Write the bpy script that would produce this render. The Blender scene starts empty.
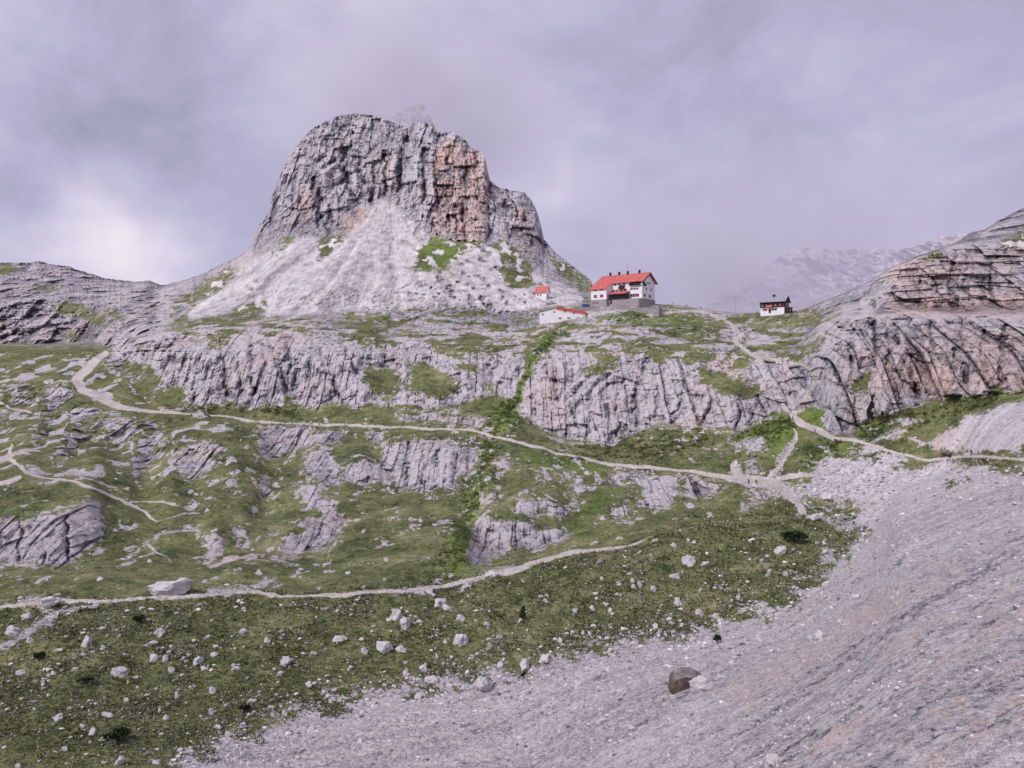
import bpy, bmesh, math, random
import numpy as np
from mathutils import Vector, Matrix
random.seed(7)
RS = np.random.RandomState(11)
C = bpy.context.scene.collection
F, CX, CY = 800.0, 512.0, 384.0          # focal length and principal point in image pixels; eye at the origin, looking along +Y
R = math.radians

# ------------------------------------------------------------------ noise
PERM = np.random.RandomState(3).permutation(256).astype(np.int32)
PERM = np.concatenate([PERM, PERM, PERM])
GR = np.random.RandomState(5).normal(size=(256, 3)).astype(np.float32)
GR /= np.linalg.norm(GR, axis=1, keepdims=True)

def pn(x, y, z):
    x = np.asarray(x, np.float32); y = np.asarray(y, np.float32); z = np.asarray(z, np.float32)
    xi = np.floor(x).astype(np.int32); yi = np.floor(y).astype(np.int32); zi = np.floor(z).astype(np.int32)
    xf = x - xi; yf = y - yi; zf = z - zi
    xi &= 255; yi &= 255; zi &= 255
    u = xf*xf*xf*(xf*(xf*6-15)+10); v = yf*yf*yf*(yf*(yf*6-15)+10); w = zf*zf*zf*(zf*(zf*6-15)+10)
    def g(a, b, c):
        h = PERM[PERM[PERM[(xi+a) & 255] + ((yi+b) & 255)] + ((zi+c) & 255)]
        q = GR[h]
        return q[..., 0]*(xf-a) + q[..., 1]*(yf-b) + q[..., 2]*(zf-c)
    def lp(t, a, b): return a + t*(b-a)
    r = lp(w, lp(v, lp(u, g(0,0,0), g(1,0,0)), lp(u, g(0,1,0), g(1,1,0))),
              lp(v, lp(u, g(0,0,1), g(1,0,1)), lp(u, g(0,1,1), g(1,1,1))))
    return r*1.5

def fbm(x, y, z, o=4, gain=.5):
    s = 0; a = 1.0; f = 1.0
    for i in range(o):
        s = s + a*pn(x*f+i*17.3, y*f+i*9.1, z*f+i*4.7); a *= gain; f *= 2.03
    return s

def ridge(x, y, z, o=3, gain=.5):
    s = 0; a = 1.0; f = 1.0; t = 0
    for i in range(o):
        s = s + a*(1-np.abs(pn(x*f+i*31.7, y*f+i*5.3, z*f+i*8.9))*1.6); t += a; a *= gain; f *= 2.1
    return s/t                                        # about 0..1, crests at 1

def sstep(a, b, x):
    t = np.clip((x-a)/(b-a), 0, 1); return t*t*(3-2*t)

# ------------------------------------------------------------------ feature lines of the terrain (image pixel x, image pixel y, guessed distance)
XL, XR, YB = -170.0, 1194.0, 1000.0
LINES = [
 [(-170,1000,72),(0,1000,66),(512,1000,48),(800,1000,34),(1024,1000,25),(1194,1000,21)],
 [(-170,768,106),(0,768,104),(300,768,110),(512,768,105),(640,768,79),(800,768,56),(900,768,46),(1024,768,40),(1194,768,34)],
 [(-170,752,110),(0,752,109),(175,745,114),(256,737,120),(330,707,132),(400,692,139),(450,684,142),(512,676,143),(600,648,152),(700,632,158),(785,613,158),(868,536,235),(900,486,258),(960,470,243),(1024,467,190),(1194,476,128)],
 [(-170,612,166),(0,606,165),(100,598,166),(200,592,170),(300,596,172),(400,592,178),(470,580,190),(560,560,202),(640,543,216),(700,525,232),(780,508,246),(850,512,252),(900,478,262),(960,465,250),(1024,464,195),(1194,472,131)],
 [(-170,590,180),(0,569,200),(100,563,208),(200,558,222),(300,548,240),(380,510,280),(450,500,286),(490,556,236),(530,554,236),(600,522,258),(660,511,260),(740,500,262),(800,499,262),(850,506,260),(900,472,266),(960,463,252),(1024,461,197),(1194,468,133)],
 [(-170,400,420),(0,400,415),(80,395,422),(150,411,412),(200,416,408),(300,424,396),(430,431,375),(512,441,350),(600,463,320),(740,478,285),(790,482,275),(806,428,322),(830,440,300),(930,460,258),(950,458,252),(1024,459,200),(1194,465,135)],
 [(-170,356,540),(0,354,520),(90,353,500),(118,372,455),(150,403,428),(200,407,424),(260,405,415),(310,407,412),(380,405,408),(440,409,400),(500,407,398),(520,417,388),(560,440,368),(610,445,358),(650,426,362),(700,425,345),(740,433,330),(790,407,338),(815,428,318),(850,438,300),(880,420,292),(930,405,280),(1000,397,262),(1024,390,262),(1194,380,240)],
 [(-170,345,690),(0,346,680),(90,343,660),(120,348,520),(150,338,482),(200,330,480),(300,326,480),(420,345,455),(500,352,440),(560,347,425),(620,345,415),(700,352,395),(770,362,372),(800,370,358),(820,338,346),(850,318,330),(900,316,316),(1000,316,298),(1194,310,280)],
 [(-170,300,760),(0,300,740),(90,302,720),(150,318,620),(200,318,570),(300,309,560),(420,309,545),(520,318,520),(560,314,508),(600,306,505),(660,304,500),(735,314,488),(775,313.5,462),(810,312,450),(850,300,400),(885,309,340),(940,310,328),(1024,309,322),(1194,300,305)],
 [(-170,280,850),(0,280,830),(90,290,800),(150,295,760),(200,290,720),(250,262,700),(285,232,690),(330,240,672),(380,212,690),(420,232,660),(440,240,645),(500,243,640),(540,265,630),(575,285,620),(598,303,560),(660,303,505),(735,313.5,495),(800,310,470),(850,290,420),(885,268,372),(905,263,362),(940,248,365),(1024,242,362),(1194,232,350)],
 [(-170,254,950),(-80,266,950),(0,262,950),(25,263,950),(38,260.5,945),(50,264,940),(70,266.5,940),(90,274,935),(110,279,930),(135,282,925),(150,281,920),(162,285,910),(185,280,850),(205,273,830),(235,258,800),(248,250,790),(254,238,785),(261,222,780),(270,207,780),(272,196,775),(284,166,770),(296,147,770),(310,131,770),(325,121,775),(345,114,780),(372,114.5,780),(392,121,775),(408,128,770),(413,124,765),(420,122.5,762),(433,124.5,760),(437,132,755),(452,132,745),(462,137,740),(470,146,735),(484,154,722),(490,180,715),(500,188,715),(512,191,715),(524,192,712),(534,203,708),(541,225,702),(544,240,695),(560,256,680),(575,268,665),(591,280,650),(598,301,575),(612,303.5,530),(660,304,510),(685,306,506),(700,309,504),(735,313,497),(775,312.5,480),(800,310,475),(830,299,445),(870,281,420),(890,268,400),(905,261.5,390),(920,254.5,398),(945,247,415),(960,240,428),(972,232,440),(985,229,450),(1000,220,460),(1024,207,470),(1194,150,520)],
]
NU, NV, NB = 1300, 690, 10
US = np.linspace(XL, XR, NU)
LY = np.array([np.interp(US, [p[0] for p in L], [p[1] for p in L]) for L in LINES])
LQ = np.array([np.interp(US, [p[0] for p in L], [1.0/p[2] for p in L]) for L in LINES])
def _hs(a, r):
    k = np.exp(-.5*(np.arange(-int(3*r), int(3*r)+1)/r)**2); k /= k.sum(); h = len(k)//2
    return np.stack([np.convolve(np.pad(q, h, 'edge'), k, 'valid') for q in a])
LY[2:-1] = _hs(LY[2:-1], 5); LQ[:-1] = _hs(LQ[:-1], 8); LQ[-1:] = _hs(LQ[-1:], 3)
TOP = LY[-1]
# rough skyline
sky_rough = np.where((US > 245) & (US < 560), 1.6, np.where((US > 590) & (US < 840), .5, 1.0))
TOP = TOP + sky_rough*(pn(US/9, 0*US, 0*US+3.3) + .7*pn(US/3.6, 0*US, 0*US+8.1))
LY[-1] = TOP
for k in range(len(LINES)-2, 0, -1):
    LY[k] = np.maximum(LY[k], LY[k+1] + .6)
for k in range(1, len(LINES)):
    LQ[k] = np.minimum(LQ[k], LQ[k-1]*.9995)

v = np.linspace(0, 1, NV)[:, None]
v = v - .0                                           # rows from near ground to the skyline
# fewer rows out of frame near the observer
yrow0 = 768 + (YB-768)*np.linspace(1, 0, 40)[:-1]**1.0
GYs = np.empty((NV, NU))
GYs[:39] = yrow0[:, None]
t = np.linspace(0, 1, NV-39)[:, None]
kk = np.exp(-.5*(np.arange(-90, 91)/26.0)**2); kk /= kk.sum()
TS = np.convolve(np.pad(TOP, 90, 'edge'), kk, 'valid')
GYs[39:] = 768 + (TS[None, :]-768)*t + (TOP-TS)[None, :]*t**16
GXs = np.repeat(US[None, :], NV, 0)

# ------------------------------------------------------------------ surface masks drawn in image pixels: where rock, grass, scree and trodden ground lie
MX0, MY0, MW, MH = -20, 90, 1064, 700
def fill(img, pts, val=1.0):
    pts = np.array(pts, float)
    x0 = max(int(pts[:,0].min())-1, MX0); x1 = min(int(pts[:,0].max())+2, MX0+MW-1)
    y0 = max(int(pts[:,1].min())-1, MY0); y1 = min(int(pts[:,1].max())+2, MY0+MH-1)
    if x1 <= x0 or y1 <= y0: return
    gx, gy = np.meshgrid(np.arange(x0, x1)+.5, np.arange(y0, y1)+.5)
    ins = np.zeros(gx.shape, bool)
    n = len(pts)
    for i in range(n):
        xa, ya = pts[i]; xb, yb = pts[(i+1) % n]
        if ya == yb: continue
        c = ((ya > gy) != (yb > gy)) & (gx < (xb-xa)*(gy-ya)/(yb-ya)+xa)
        ins ^= c
    sub = img[y0-MY0:y1-MY0, x0-MX0:x1-MX0]
    sub[ins] = val
def stroke(img, pts, val=1.0, wmul=1.0):
    for (xa, ya, wa), (xb, yb, wb) in zip(pts[:-1], pts[1:]):
        m = max(wa, wb)*wmul+2
        x0 = int(max(min(xa,xb)-m, MX0)); x1 = int(min(max(xa,xb)+m+1, MX0+MW-1))
        y0 = int(max(min(ya,yb)-m, MY0)); y1 = int(min(max(ya,yb)+m+1, MY0+MH-1))
        if x1 <= x0 or y1 <= y0: continue
        gx, gy = np.meshgrid(np.arange(x0, x1)+.5, np.arange(y0, y1)+.5)
        l2 = (xb-xa)**2+(yb-ya)**2+1e-6
        s = np.clip(((gx-xa)*(xb-xa)+(gy-ya)*(yb-ya))/l2, 0, 1)
        dd = np.hypot(gx-xa-s*(xb-xa), gy-ya-s*(yb-ya))
        w = (wa+(wb-wa)*s)*wmul*.5
        a = np.clip(w-dd+.6, 0, 1)*val
        sub = img[y0-MY0:y1-MY0, x0-MX0:x1-MX0]
        np.maximum(sub, a, out=sub)
def blur(img, r):
    k = np.exp(-.5*(np.arange(-int(3*r)-1, int(3*r)+2)/r)**2); k /= k.sum()
    h = len(k)//2
    p = np.pad(img, ((h, h), (0, 0)), 'edge'); o = sum(k[i]*p[i:i+img.shape[0]] for i in range(len(k)))
    p = np.pad(o, ((0, 0), (h, h)), 'edge'); return sum(k[i]*p[:, i:i+img.shape[1]] for i in range(len(k)))
def look(img, x, y):
    x = np.where(x < 0, -x, x); x = np.where(x > 1023, 2046-x, x)
    y = np.where(y > 766, 1532-y, y)
    fx = np.clip(x-.5-MX0, 0, MW-2.01); fy = np.clip(y-.5-MY0, 0, MH-2.01)
    i = fx.astype(int); j = fy.astype(int); a = fx-i; b = fy-j
    return (img[j, i]*(1-a)+img[j, i+1]*a)*(1-b) + (img[j+1, i]*(1-a)+img[j+1, i+1]*a)*b

rock = np.zeros((MH, MW), np.float32); scree = rock.copy(); path = rock.copy(); lush = rock.copy(); ochre = rock.copy(); mixed = rock.copy()
gx, gy = np.meshgrid(np.arange(MW)+MX0+.5, np.arange(MH)+MY0+.5)
CLEFTS = [
 [(402,140,5),(400,165,7),(398,190,6)], [(315,172,4),(318,200,7),(318,226,4)], [(320,192,4),(335,185,5),(348,178,2)], [(372,150,2),(374,180,4),(370,205,3)], [(425,148,4),(424,175,6),(421,202,4)],
 [(450,138,2),(451,180,3),(449,238,2)], [(466,148,3),(466,185,4),(464,238,3)], [(488,184,3),(488,240,4)], [(436,160,2),(437,200,2.5),(432,232,2)], [(297,165,2),(293,200,3)], [(340,130,2),(345,165,3),(352,198,3)],
 [(503,198,2),(510,240,4),(522,262,3)], [(525,212,2),(531,245,3)], [(278,200,2),(272,225,3)], [(330,205,3),(328,232,4)], [(385,150,2),(384,195,3)], [(410,170,2),(408,200,3)], [(355,150,2),(362,185,3)], [(476,150,2),(478,200,2)], [(443,205,1.5),(442,238,2)], [(457,190,1.5),(457,238,2)], [(425,203,3),(438,208,1.5),(460,206,1.5)],
 [(874,320,3),(873,345,5),(876,368,4)], [(912,365,3),(915,385,5),(917,402,4)], [(958,335,5),(961,355,8),(965,380,7)], [(1006,325,4),(1003,360,6),(1000,386,4)], [(952,252,4),(953,285,7),(955,310,6)], [(966,258,2),(967,300,3)], [(897,318,2),(900,345,4)], [(930,322,2),(933,352,3)], [(852,330,2),(850,365,3)], [(888,330,2),(890,365,3)], [(985,325,2),(984,352,3)], [(920,280,2),(922,305,3)], [(990,262,2),(992,300,3)], [(840,380,2),(838,405,3)], [(857,395,2),(858,432,3)],
 [(285,345,2),(288,370,4),(291,392,3)], [(302,345,2),(309,372,4),(316,396,3)], [(320,346,2),(333,382,4),(345,402,2)], [(271,345,3),(283,372,5),(287,394,4)], [(252,340,4),(251,370,6),(253,396,4)], [(226,358,2),(227,396,4)], [(398,350,2),(397,370,3)], [(238,360,2),(239,395,3)], [(206,365,2),(208,400,3)], [(345,345,2),(356,372,3)], [(372,348,2),(374,372,3)], [(384,348,2),(385,372,3)], [(190,370,2),(194,400,3)], [(262,350,2),(266,385,3)],
 [(650,352,3),(640,378,5),(637,400,6),(636,428,4)], [(605,388,4),(606,400,6),(604,416,4)], [(592,392,2),(588,432,3)], [(712,370,3),(708,400,4),(704,424,3)], [(743,392,3),(736,432,3)], [(690,362,2),(696,388,3)], [(570,388,2),(574,425,3)], [(555,372,2),(556,400,3)], [(620,380,2),(618,435,3)], [(662,385,2),(655,420,3)], [(680,392,2),(674,424,3)], [(597,372,2),(580,385,3),(565,402,3)], [(625,368,2),(600,380,3),(590,392,2)], [(760,390,2),(752,425,2)],
 [(410,440,2),(405,485,2.5)], [(440,445,2),(436,490,2.5)], [(460,450,2),(455,485,2.5)], [(425,455,2),(420,490,2)], [(316,428,2),(310,446,3)], [(20,520,1.5),(22,562,2)], [(45,518,1.5),(43,564,2)], [(68,515,1.5),(66,560,2)], [(652,478,2),(650,505,2)], [(700,478,1.5),(698,500,2)],
]
cleft = np.zeros_like(rock)
for p in CLEFTS: stroke(cleft, p)
cleft_b = blur(cleft, 1.1)
def lineY(k, off=0): return np.interp(gx[0], US, LY[k])[None, :] + off
rock[gy < lineY(6)] = 1
mixed[(gy < lineY(8, 6)) & (gy > lineY(8, -22)) & (gx > 160) & (gx < 600)] = .5
mixed[(gy < lineY(7, 6)) & (gy > lineY(8, 0)) & (gx > 180) & (gx < 840)] = .62
mixed[(gy < 475) & (gy > lineY(6)) & (gx < 235)] = .5
scree[(gy > lineY(2)) & ~((gx < 178+(768-gy)*2.45) & (gx < 420))] = 1
fill(scree, [(803,492),(812,478),(830,474),(880,468),(940,463),(1030,468),(1030,780),(700,700),(812,612),(846,572),(864,528),(846,505)])
fill(scree, [(180,320),(215,292),(250,262),(285,238),(310,235),(340,240),(372,205),(388,196),(405,212),(425,232),(440,240),(490,243),(505,255),(530,268),(560,285),(585,292),(585,304),(520,312),(440,306),(360,312),(280,318)])
fill(scree, [(858,300),(885,283),(897,272),(888,300),(872,316),(840,335),(815,345),(800,350),(815,330)], .8)
fill(scree, [(930,445),(960,420),(1000,405),(1030,395),(1030,452),(990,452),(960,455)], .9)
fill(scree, [(870,440),(900,420),(915,425),(905,440),(890,448)], .6)
fill(scree, [(803,472),(820,457),(845,451),(870,448),(905,458),(885,466),(850,469),(830,476),(810,477)], .9)
ROCKS = [
 [(5,385),(15,380),(30,380),(38,388),(37,400),(30,410),(15,408),(8,398)], [(0,398),(8,402),(12,415),(8,425),(0,427)],
 [(48,385),(55,383),(73,390),(72,405),(60,415),(50,425),(47,440),(38,448),(33,440),(42,425),(45,410),(45,398)],
 [(75,400),(90,402),(105,412),(110,420),(100,432),(85,440),(78,455),(60,463),(50,465),(55,450),(70,435),(65,430),(72,415)],
 [(105,420),(118,416),(135,418),(138,430),(130,440),(118,445),(112,448),(106,435)],
 [(140,420),(150,418),(162,422),(168,435),(172,445),(170,455),(155,455),(150,470),(140,480),(128,482),(125,470),(135,455),(133,445),(138,432)],
 [(175,442),(185,440),(205,440),(215,440),(226,447),(226,458),(220,468),(208,475),(195,480),(182,482),(176,465),(172,455)],
 [(222,478),(234,473),(235,483),(228,492),(221,493)],
 [(-5,520),(20,518),(45,515),(70,508),(85,503),(100,500),(104,515),(103,530),(100,545),(85,560),(60,567),(30,565),(-5,566)],
 [(205,533),(216,529),(226,534),(226,548),(220,560),(208,563),(205,548)], [(235,530),(244,528),(248,540),(243,547),(235,543)],
 [(258,428),(275,425),(292,428),(297,440),(290,452),(275,460),(262,462),(257,445)], [(290,427),(313,426),(315,438),(306,450),(296,448)],
 [(315,432),(326,428),(345,430),(345,440),(335,446),(320,450),(315,445)],
 [(302,458),(312,448),(328,448),(338,460),(345,475),(340,490),(325,490),(318,475),(303,470)],
 [(345,465),(360,455),(372,465),(380,475),(378,490),(362,490),(348,488)], [(363,432),(375,428),(388,432),(385,442),(370,446)],
 [(378,460),(385,445),(395,435),(410,438),(430,435),(448,440),(465,443),(477,445),(477,460),(472,472),(463,478),(460,490),(450,497),(440,492),(425,493),(405,492),(395,485),(385,490),(380,478)],
 [(298,482),(312,482),(318,492),(330,505),(322,512),(305,508),(298,495)], [(256,485),(265,476),(272,488),(270,500),(258,505)],
 [(276,552),(300,530),(325,508),(335,505),(340,520),(344,532),(330,545),(320,555),(300,558),(285,560)],
 [(270,532),(280,525),(286,529),(273,538)],
 [(455,568),(457,555),(470,545),(473,525),(480,510),(490,510),(495,520),(512,515),(530,522),(550,525),(565,530),(572,535),(560,545),(530,550),(512,552),(495,560),(470,570)],
 [(483,505),(490,483),(497,484),(500,495),(492,508)], [(492,457),(505,456),(512,460),(508,475),(495,472)],
 [(532,483),(540,472),(548,472),(545,482),(535,488)], [(558,470),(566,466),(575,472),(575,480),(562,482)], [(575,478),(582,475),(592,485),(590,490),(578,488)],
 [(512,500),(520,494),(535,498),(555,500),(570,512),(565,516),(545,512),(525,515),(513,510)], [(568,492),(575,490),(582,500),(578,508),(570,502)],
 [(603,480),(610,470),(620,467),(632,470),(630,478),(615,484),(605,483)], [(606,512),(618,503),(625,500),(632,510),(628,522),(615,520)],
 [(630,486),(635,470),(655,472),(680,478),(682,490),(678,500),(665,508),(645,510),(638,508),(640,495)],
 [(685,478),(695,475),(715,478),(728,485),(725,493),(705,498),(700,505),(688,502),(686,490)],
 [(728,437),(735,436),(742,440),(740,452),(732,455),(728,448)], [(742,440),(752,437),(768,440),(768,453),(745,454)],
 [(740,465),(755,460),(765,468),(755,475),(742,475)], [(390,412),(447,413),(495,418),(493,428),(478,432),(450,424),(400,420)],
 [(748,490),(765,488),(775,500),(760,508),(745,505)],
]
for p in ROCKS: fill(rock, p)
GRASS = [
 [(-20,345),(108,345),(112,358),(-20,358)],
 [(125,365),(135,358),(148,362),(145,372),(125,372)], [(100,365),(112,360),(110,372),(100,376)], [(105,388),(120,375),(135,372),(125,385)],
 [(125,407),(135,385),(150,370),(162,378),(150,395),(148,410)], [(150,402),(165,385),(185,385),(190,400),(180,408),(165,408)], [(212,340),(225,335),(230,345),(215,350)],
 [(118,395),(128,382),(132,386),(122,402)],
 [(365,372),(375,368),(400,370),(402,385),(390,398),(368,392)], [(410,363),(440,370),(460,385),(455,395),(435,398),(412,392)],
 [(445,365),(460,360),(480,365),(478,372),(460,370)], [(360,335),(380,340),(385,345),(365,345)], [(425,345),(470,345),(500,350),(480,355),(440,352)],
 [(365,322),(390,320),(388,328),(370,328)], [(285,410),(290,395),(296,398),(295,410)], [(225,405),(230,398),(236,404)], [(480,385),(490,380),(497,392),(486,396)],
 [(462,400),(500,398),(512,402),(512,414),(490,412),(465,408)],
 [(625,345),(650,345),(690,350),(715,352),(720,360),(690,362),(668,358),(655,368),(645,352),(628,352)], [(580,370),(600,365),(612,370),(600,376),(582,376)], [(585,352),(605,350),(625,358),(612,366),(598,362)],
 [(735,316),(770,316),(800,313),(822,312),(815,322),(790,325),(750,322)], [(796,357),(815,340),(828,335),(815,350),(800,360)], [(772,355),(790,352),(795,362),(775,360)],
 [(693,374),(700,369),(722,371),(735,377),(755,382),(765,388),(750,396),(742,400),(732,392),(712,388),(700,386)], [(725,356),(745,350),(752,362),(740,370),(728,366)],
 [(690,335),(715,333),(722,340),(700,342)],
 [(855,440),(870,425),(900,408),(930,402),(960,395),(990,400),(985,415),(960,415),(945,435),(920,430),(900,425),(880,435),(865,440)],
 [(975,402),(1000,385),(1010,395),(1024,390),(1030,402),(1000,404)], [(918,262),(930,253),(945,247),(940,255),(925,262)], [(993,246),(1010,238),(1030,233),(1030,250),(1000,250)],
 [(850,387),(865,370),(872,375),(870,388),(860,392)],
 [(180,304),(205,285),(228,270),(238,265),(222,285),(200,300)], [(190,322),(230,315),(262,300),(275,298),(262,312),(230,322)], [(240,290),(262,272),(268,272),(252,290)],
 [(268,252),(285,240),(296,236),(285,248),(272,258)],
 [(312,262),(322,240),(335,237),(345,243),(330,255),(318,262)], [(500,240),(507,240),(525,258),(530,265),(510,265),(497,262)],
 [(497,270),(530,268),(535,285),(515,290),(500,280)], [(546,252),(560,262),(592,282),(592,291),(575,281),(555,268)],
 [(400,238),(408,236),(412,248),(406,252)], [(416,250),(424,248),(424,270),(418,276)], [(438,272),(448,268),(450,274),(440,278)],
 [(50,305),(75,302),(100,318),(115,322),(105,328),(80,318),(60,312)], [(115,320),(130,315),(120,330)], [(-5,265),(20,268),(18,275),(-5,275)], [(65,330),(80,333),(80,343),(68,340)],
 [(20,284),(50,286),(70,292),(50,292)], [(100,305),(120,310),(118,318),(102,312)], [(165,330),(180,322),(195,322),(185,330)],
]
GR2 = np.zeros_like(rock)
for p in GRASS: fill(rock, p, 0.0); fill(scree, p, 0.0); fill(GR2, p)
LUSH = [
 [(548,330),(565,320),(569,324),(555,340),(545,352),(535,365),(530,378),(520,400),(515,420),(500,435),(483,432),(500,410),(512,395),(518,380),(530,355),(538,340)],
 [(598,319),(615,311),(640,310),(660,314),(690,318),(712,322),(715,327),(690,328),(655,323),(630,320),(605,321)],
 [(740,432),(760,420),(780,415),(803,430),(795,445),(778,458),(765,460),(768,445),(750,438)], [(805,464),(815,446),(825,441),(850,440),(854,445),(835,455),(815,465)], [(797,414),(815,408),(826,410),(828,428),(810,426)],
 [(420,270),(425,240),(440,238),(460,245),(470,252),(455,262),(435,270)], [(460,243),(480,242),(482,246),(465,250)], [(855,432),(866,420),(880,415),(872,432),(860,440)],
 [(385,590),(400,584),(428,578),(430,582),(400,588)], [(580,515),(590,500),(600,492),(610,488),(618,490),(605,505),(590,516)], [(572,530),(580,522),(590,530),(580,540)],
 [(520,450),(560,456),(600,466),(598,474),(560,470),(530,462)], [(-5,518),(0,512),(40,512),(70,506),(60,511),(20,517)], [(725,462),(740,455),(735,465)],
 [(470,575),(440,580),(455,560),(450,540),(460,520),(470,500),(480,470),(490,470),(478,510),(468,545)],
]
for p in LUSH: fill(lush, p); fill(rock, p, 0.0); fill(scree, p, 0.0); fill(GR2, p)
OCHRE = [
 [(430,150),(445,140),(470,150),(484,162),(488,182),(488,240),(470,243),(440,238),(425,215),(436,190),(432,165)], [(340,215),(365,208),(372,222),(348,235),(330,232)], [(300,205),(312,175),(316,200),(305,226)],
 [(905,368),(955,360),(955,395),(915,398)], [(975,352),(1005,348),(1000,392),(975,390)], [(885,300),(1030,296),(1030,316),(885,314)], [(895,430),(950,425),(945,455),(900,450)], [(-5,318),(85,322),(100,335),(40,345),(-5,345)],
 [(880,370),(895,360),(905,395),(890,392)], [(1010,380),(1030,372),(1030,396),(1012,396)], [(150,408),(165,402),(172,410),(165,414),(150,412)],
]
for p in OCHRE: fill(ochre, p, .35 if p[0][0] < 0 else 1.0)
for p in ([(500,200),(530,205),(545,245),(520,255),(505,230)], [(375,150),(398,150),(396,188),(378,200)], [(830,345),(1024,330),(1024,395),(900,400),(850,430)], [(880,262),(1024,240),(1024,300),(885,304)]): np.maximum(ochre, (lambda q: (fill(q, p, .38), q)[1])(np.zeros_like(ochre)), out=ochre)
for xy in ((1024,655,860,768), (1010,600,760,700), (960,560,720,690)):
    stroke(ochre, [(xy[0], xy[1], 26), (xy[2], xy[3], 26)], .42)
scarp = np.zeros_like(rock)
for i in range(46):                                    # small ledges and runnels slanting down the big scree
    x = random.uniform(700, 1060); y = 768-(1024-x)*.0 - random.uniform(-20, 250); L_ = random.uniform(30, 190); sl = random.uniform(.56, .68)
    if y < 690-(x-690)*.62: continue
    pts_ = [(x-L_*t_/6, y+L_*t_/6*sl+random.uniform(-1.5, 1.5), random.uniform(.8, 2.2)) for t_ in range(7)]
    stroke(scarp, pts_, random.uniform(.5, 1))
for x, y, L_, w_ in ((1030,655,190,20),(1030,700,120,26),(900,600,170,10),(980,560,200,8),(1030,610,220,12),(860,720,110,14),(960,690,150,9)):
    stroke(ochre, [(x, y, w_), (x-L_*.5, y+L_*.31, w_*.7), (x-L_, y+L_*.62, w_*.4)], .75)
PATHS = [
 [(105,354,7),(95,362,9),(85,372,10),(75,380,9),(80,388,8),(95,395,8),(115,405,6),(128,410,4),(160,413,3),(200,415,2.6),(256,420,2.4),(300,424,1.8),(360,426,1.8),(430,429,1.8),(470,432,2.2),(512,440,2.6),(550,450,2.6),(590,461,2.6),(625,465,3.2),(680,471,3.8),(730,476,4.5),(765,480,9)],
 [(765,480,5),(740,475,5),(734,466,7),(736,460,2)], [(768,478,4),(782,464,5),(788,452,4),(797,440,3),(794,428,2)],
 [(722,318,4),(738,330,4),(735,342,3.6),(750,354,3.6),(770,359,4),(790,363,4),(808,366,3),(815,380,3),(806,395,4),(803,405,4)],
 [(760,388,2.2),(780,394,2.5),(800,402,5),(803,408,5),(791,415,5),(805,425,7),(820,432,7),(835,438,3.4),(860,442,3.2),(890,450,3.2),(915,457,3),(930,460,3),(945,458,2.5),(975,456,2.8),(1000,458,2.8),(1024,461,3.2),(1044,463,3.2)],
 [(765,480,9),(780,487,10),(795,498,9),(805,510,6)], [(765,482,6),(800,474,4),(820,475,2)],
 [(-20,609,3),(0,607,3),(40,602,2.4),(70,599,3.4),(110,598,3.4),(150,595,2.6),(200,593,2.6),(256,590,2.4),(280,595,3),(300,596,3),(345,596,3.2),(400,592,3.8),(440,586,3.8),(480,579,4.4),(510,572,6),(545,560,7),(570,553,5),(600,548,3),(630,543,1.7),(655,536,.9)],
 [(12,445,3),(8,457,4.5),(15,464,4.5),(25,472,3.4),(45,477,3),(70,482,3),(95,490,3),(120,499,3.4),(135,508,3),(150,518,2.6),(158,523,2.2)],
 [(130,502,1.6),(165,503,1.8),(180,508,1.2),(195,512,1)], [(158,523,1.8),(180,516,1.2),(200,514,1)],
 [(148,545,2.2),(160,555,1.6),(172,563,1)], [(-5,484,4),(20,477,3)],
 [(648,316,3),(680,311,3),(700,311,4),(722,318,4)],
 [(30,450,2),(45,446,1.6),(55,440,1.2)], [(0,402,2),(15,410,2),(32,413,1.5)],
 [(460,670,.6),(380,680,.9),(330,690,1),(285,705,.9),(250,718,.6)],
]
RUBBLE = [
 [(730,478,5),(760,484,12),(785,490,16),(800,500,12)], [(775,472,10),(790,452,10),(795,440,6)], [(735,466,8),(742,474,8)], [(800,474,6),(830,470,6)],
 [(-10,652,8),(30,632,8),(60,615,9),(95,601,7)], [(120,560,2),(135,550,4),(150,540,6),(165,535,5),(185,530,5),(200,528,5),(200,540,4)], [(122,520,4),(126,530,6),(138,528,3)],
 [(392,600,3),(408,592,6),(430,590,8)], [(460,590,6),(478,580,6)], [(256,560,3),(268,565,4)], [(210,590,6),(240,588,7),(252,588,4)], [(105,593,5),(125,596,6)], [(20,600,4),(50,604,8)],
 [(800,510,5),(825,520,6),(850,530,8)], [(540,300,4),(560,292,8),(575,296,8)], [(590,312,10),(640,308,6)],
 [(512,565,5),(470,583,5)], [(500,640,3),(470,660,4)],
]
PATHS = [[(a, b, w*(.75 if 300 < b < 330 else .95)) for a, b, w in p] for p in PATHS]
for p in PATHS: stroke(path, p)
rubble = np.zeros_like(rock)
for p in RUBBLE: stroke(rubble, p, 1.0)
for i in range(60):                                   # small tufts of grass holding on in the talus and the scree
    if i < 34: x, y = random.uniform(390, 520), random.uniform(262, 305)
    else: x, y = random.uniform(820, 960), random.uniform(475, 560)
    if i >= 34 and y > 575-(x-800)*.55: continue
    r = random.uniform(1.2, 3.4)
    fill(scree, [(x-2*r, y+r*.8), (x-r*.3, y-r*.6), (x+2*r, y-r*.9), (x+r, y+r*.5)], .0)
for a, b in (((965,470),(912,540)), ((1024,470),(960,480))):
    for k in range(9):
        s = k/8; x = a[0]+(b[0]-a[0])*s+random.uniform(-5,5); y = a[1]+(b[1]-a[1])*s+random.uniform(-3,3); r = random.uniform(2, 4.5)
        fill(scree, [(x-2*r, y+r), (x, y-r*.5), (x+2*r, y-r), (x+r, y+r*.4)], .1)
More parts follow.
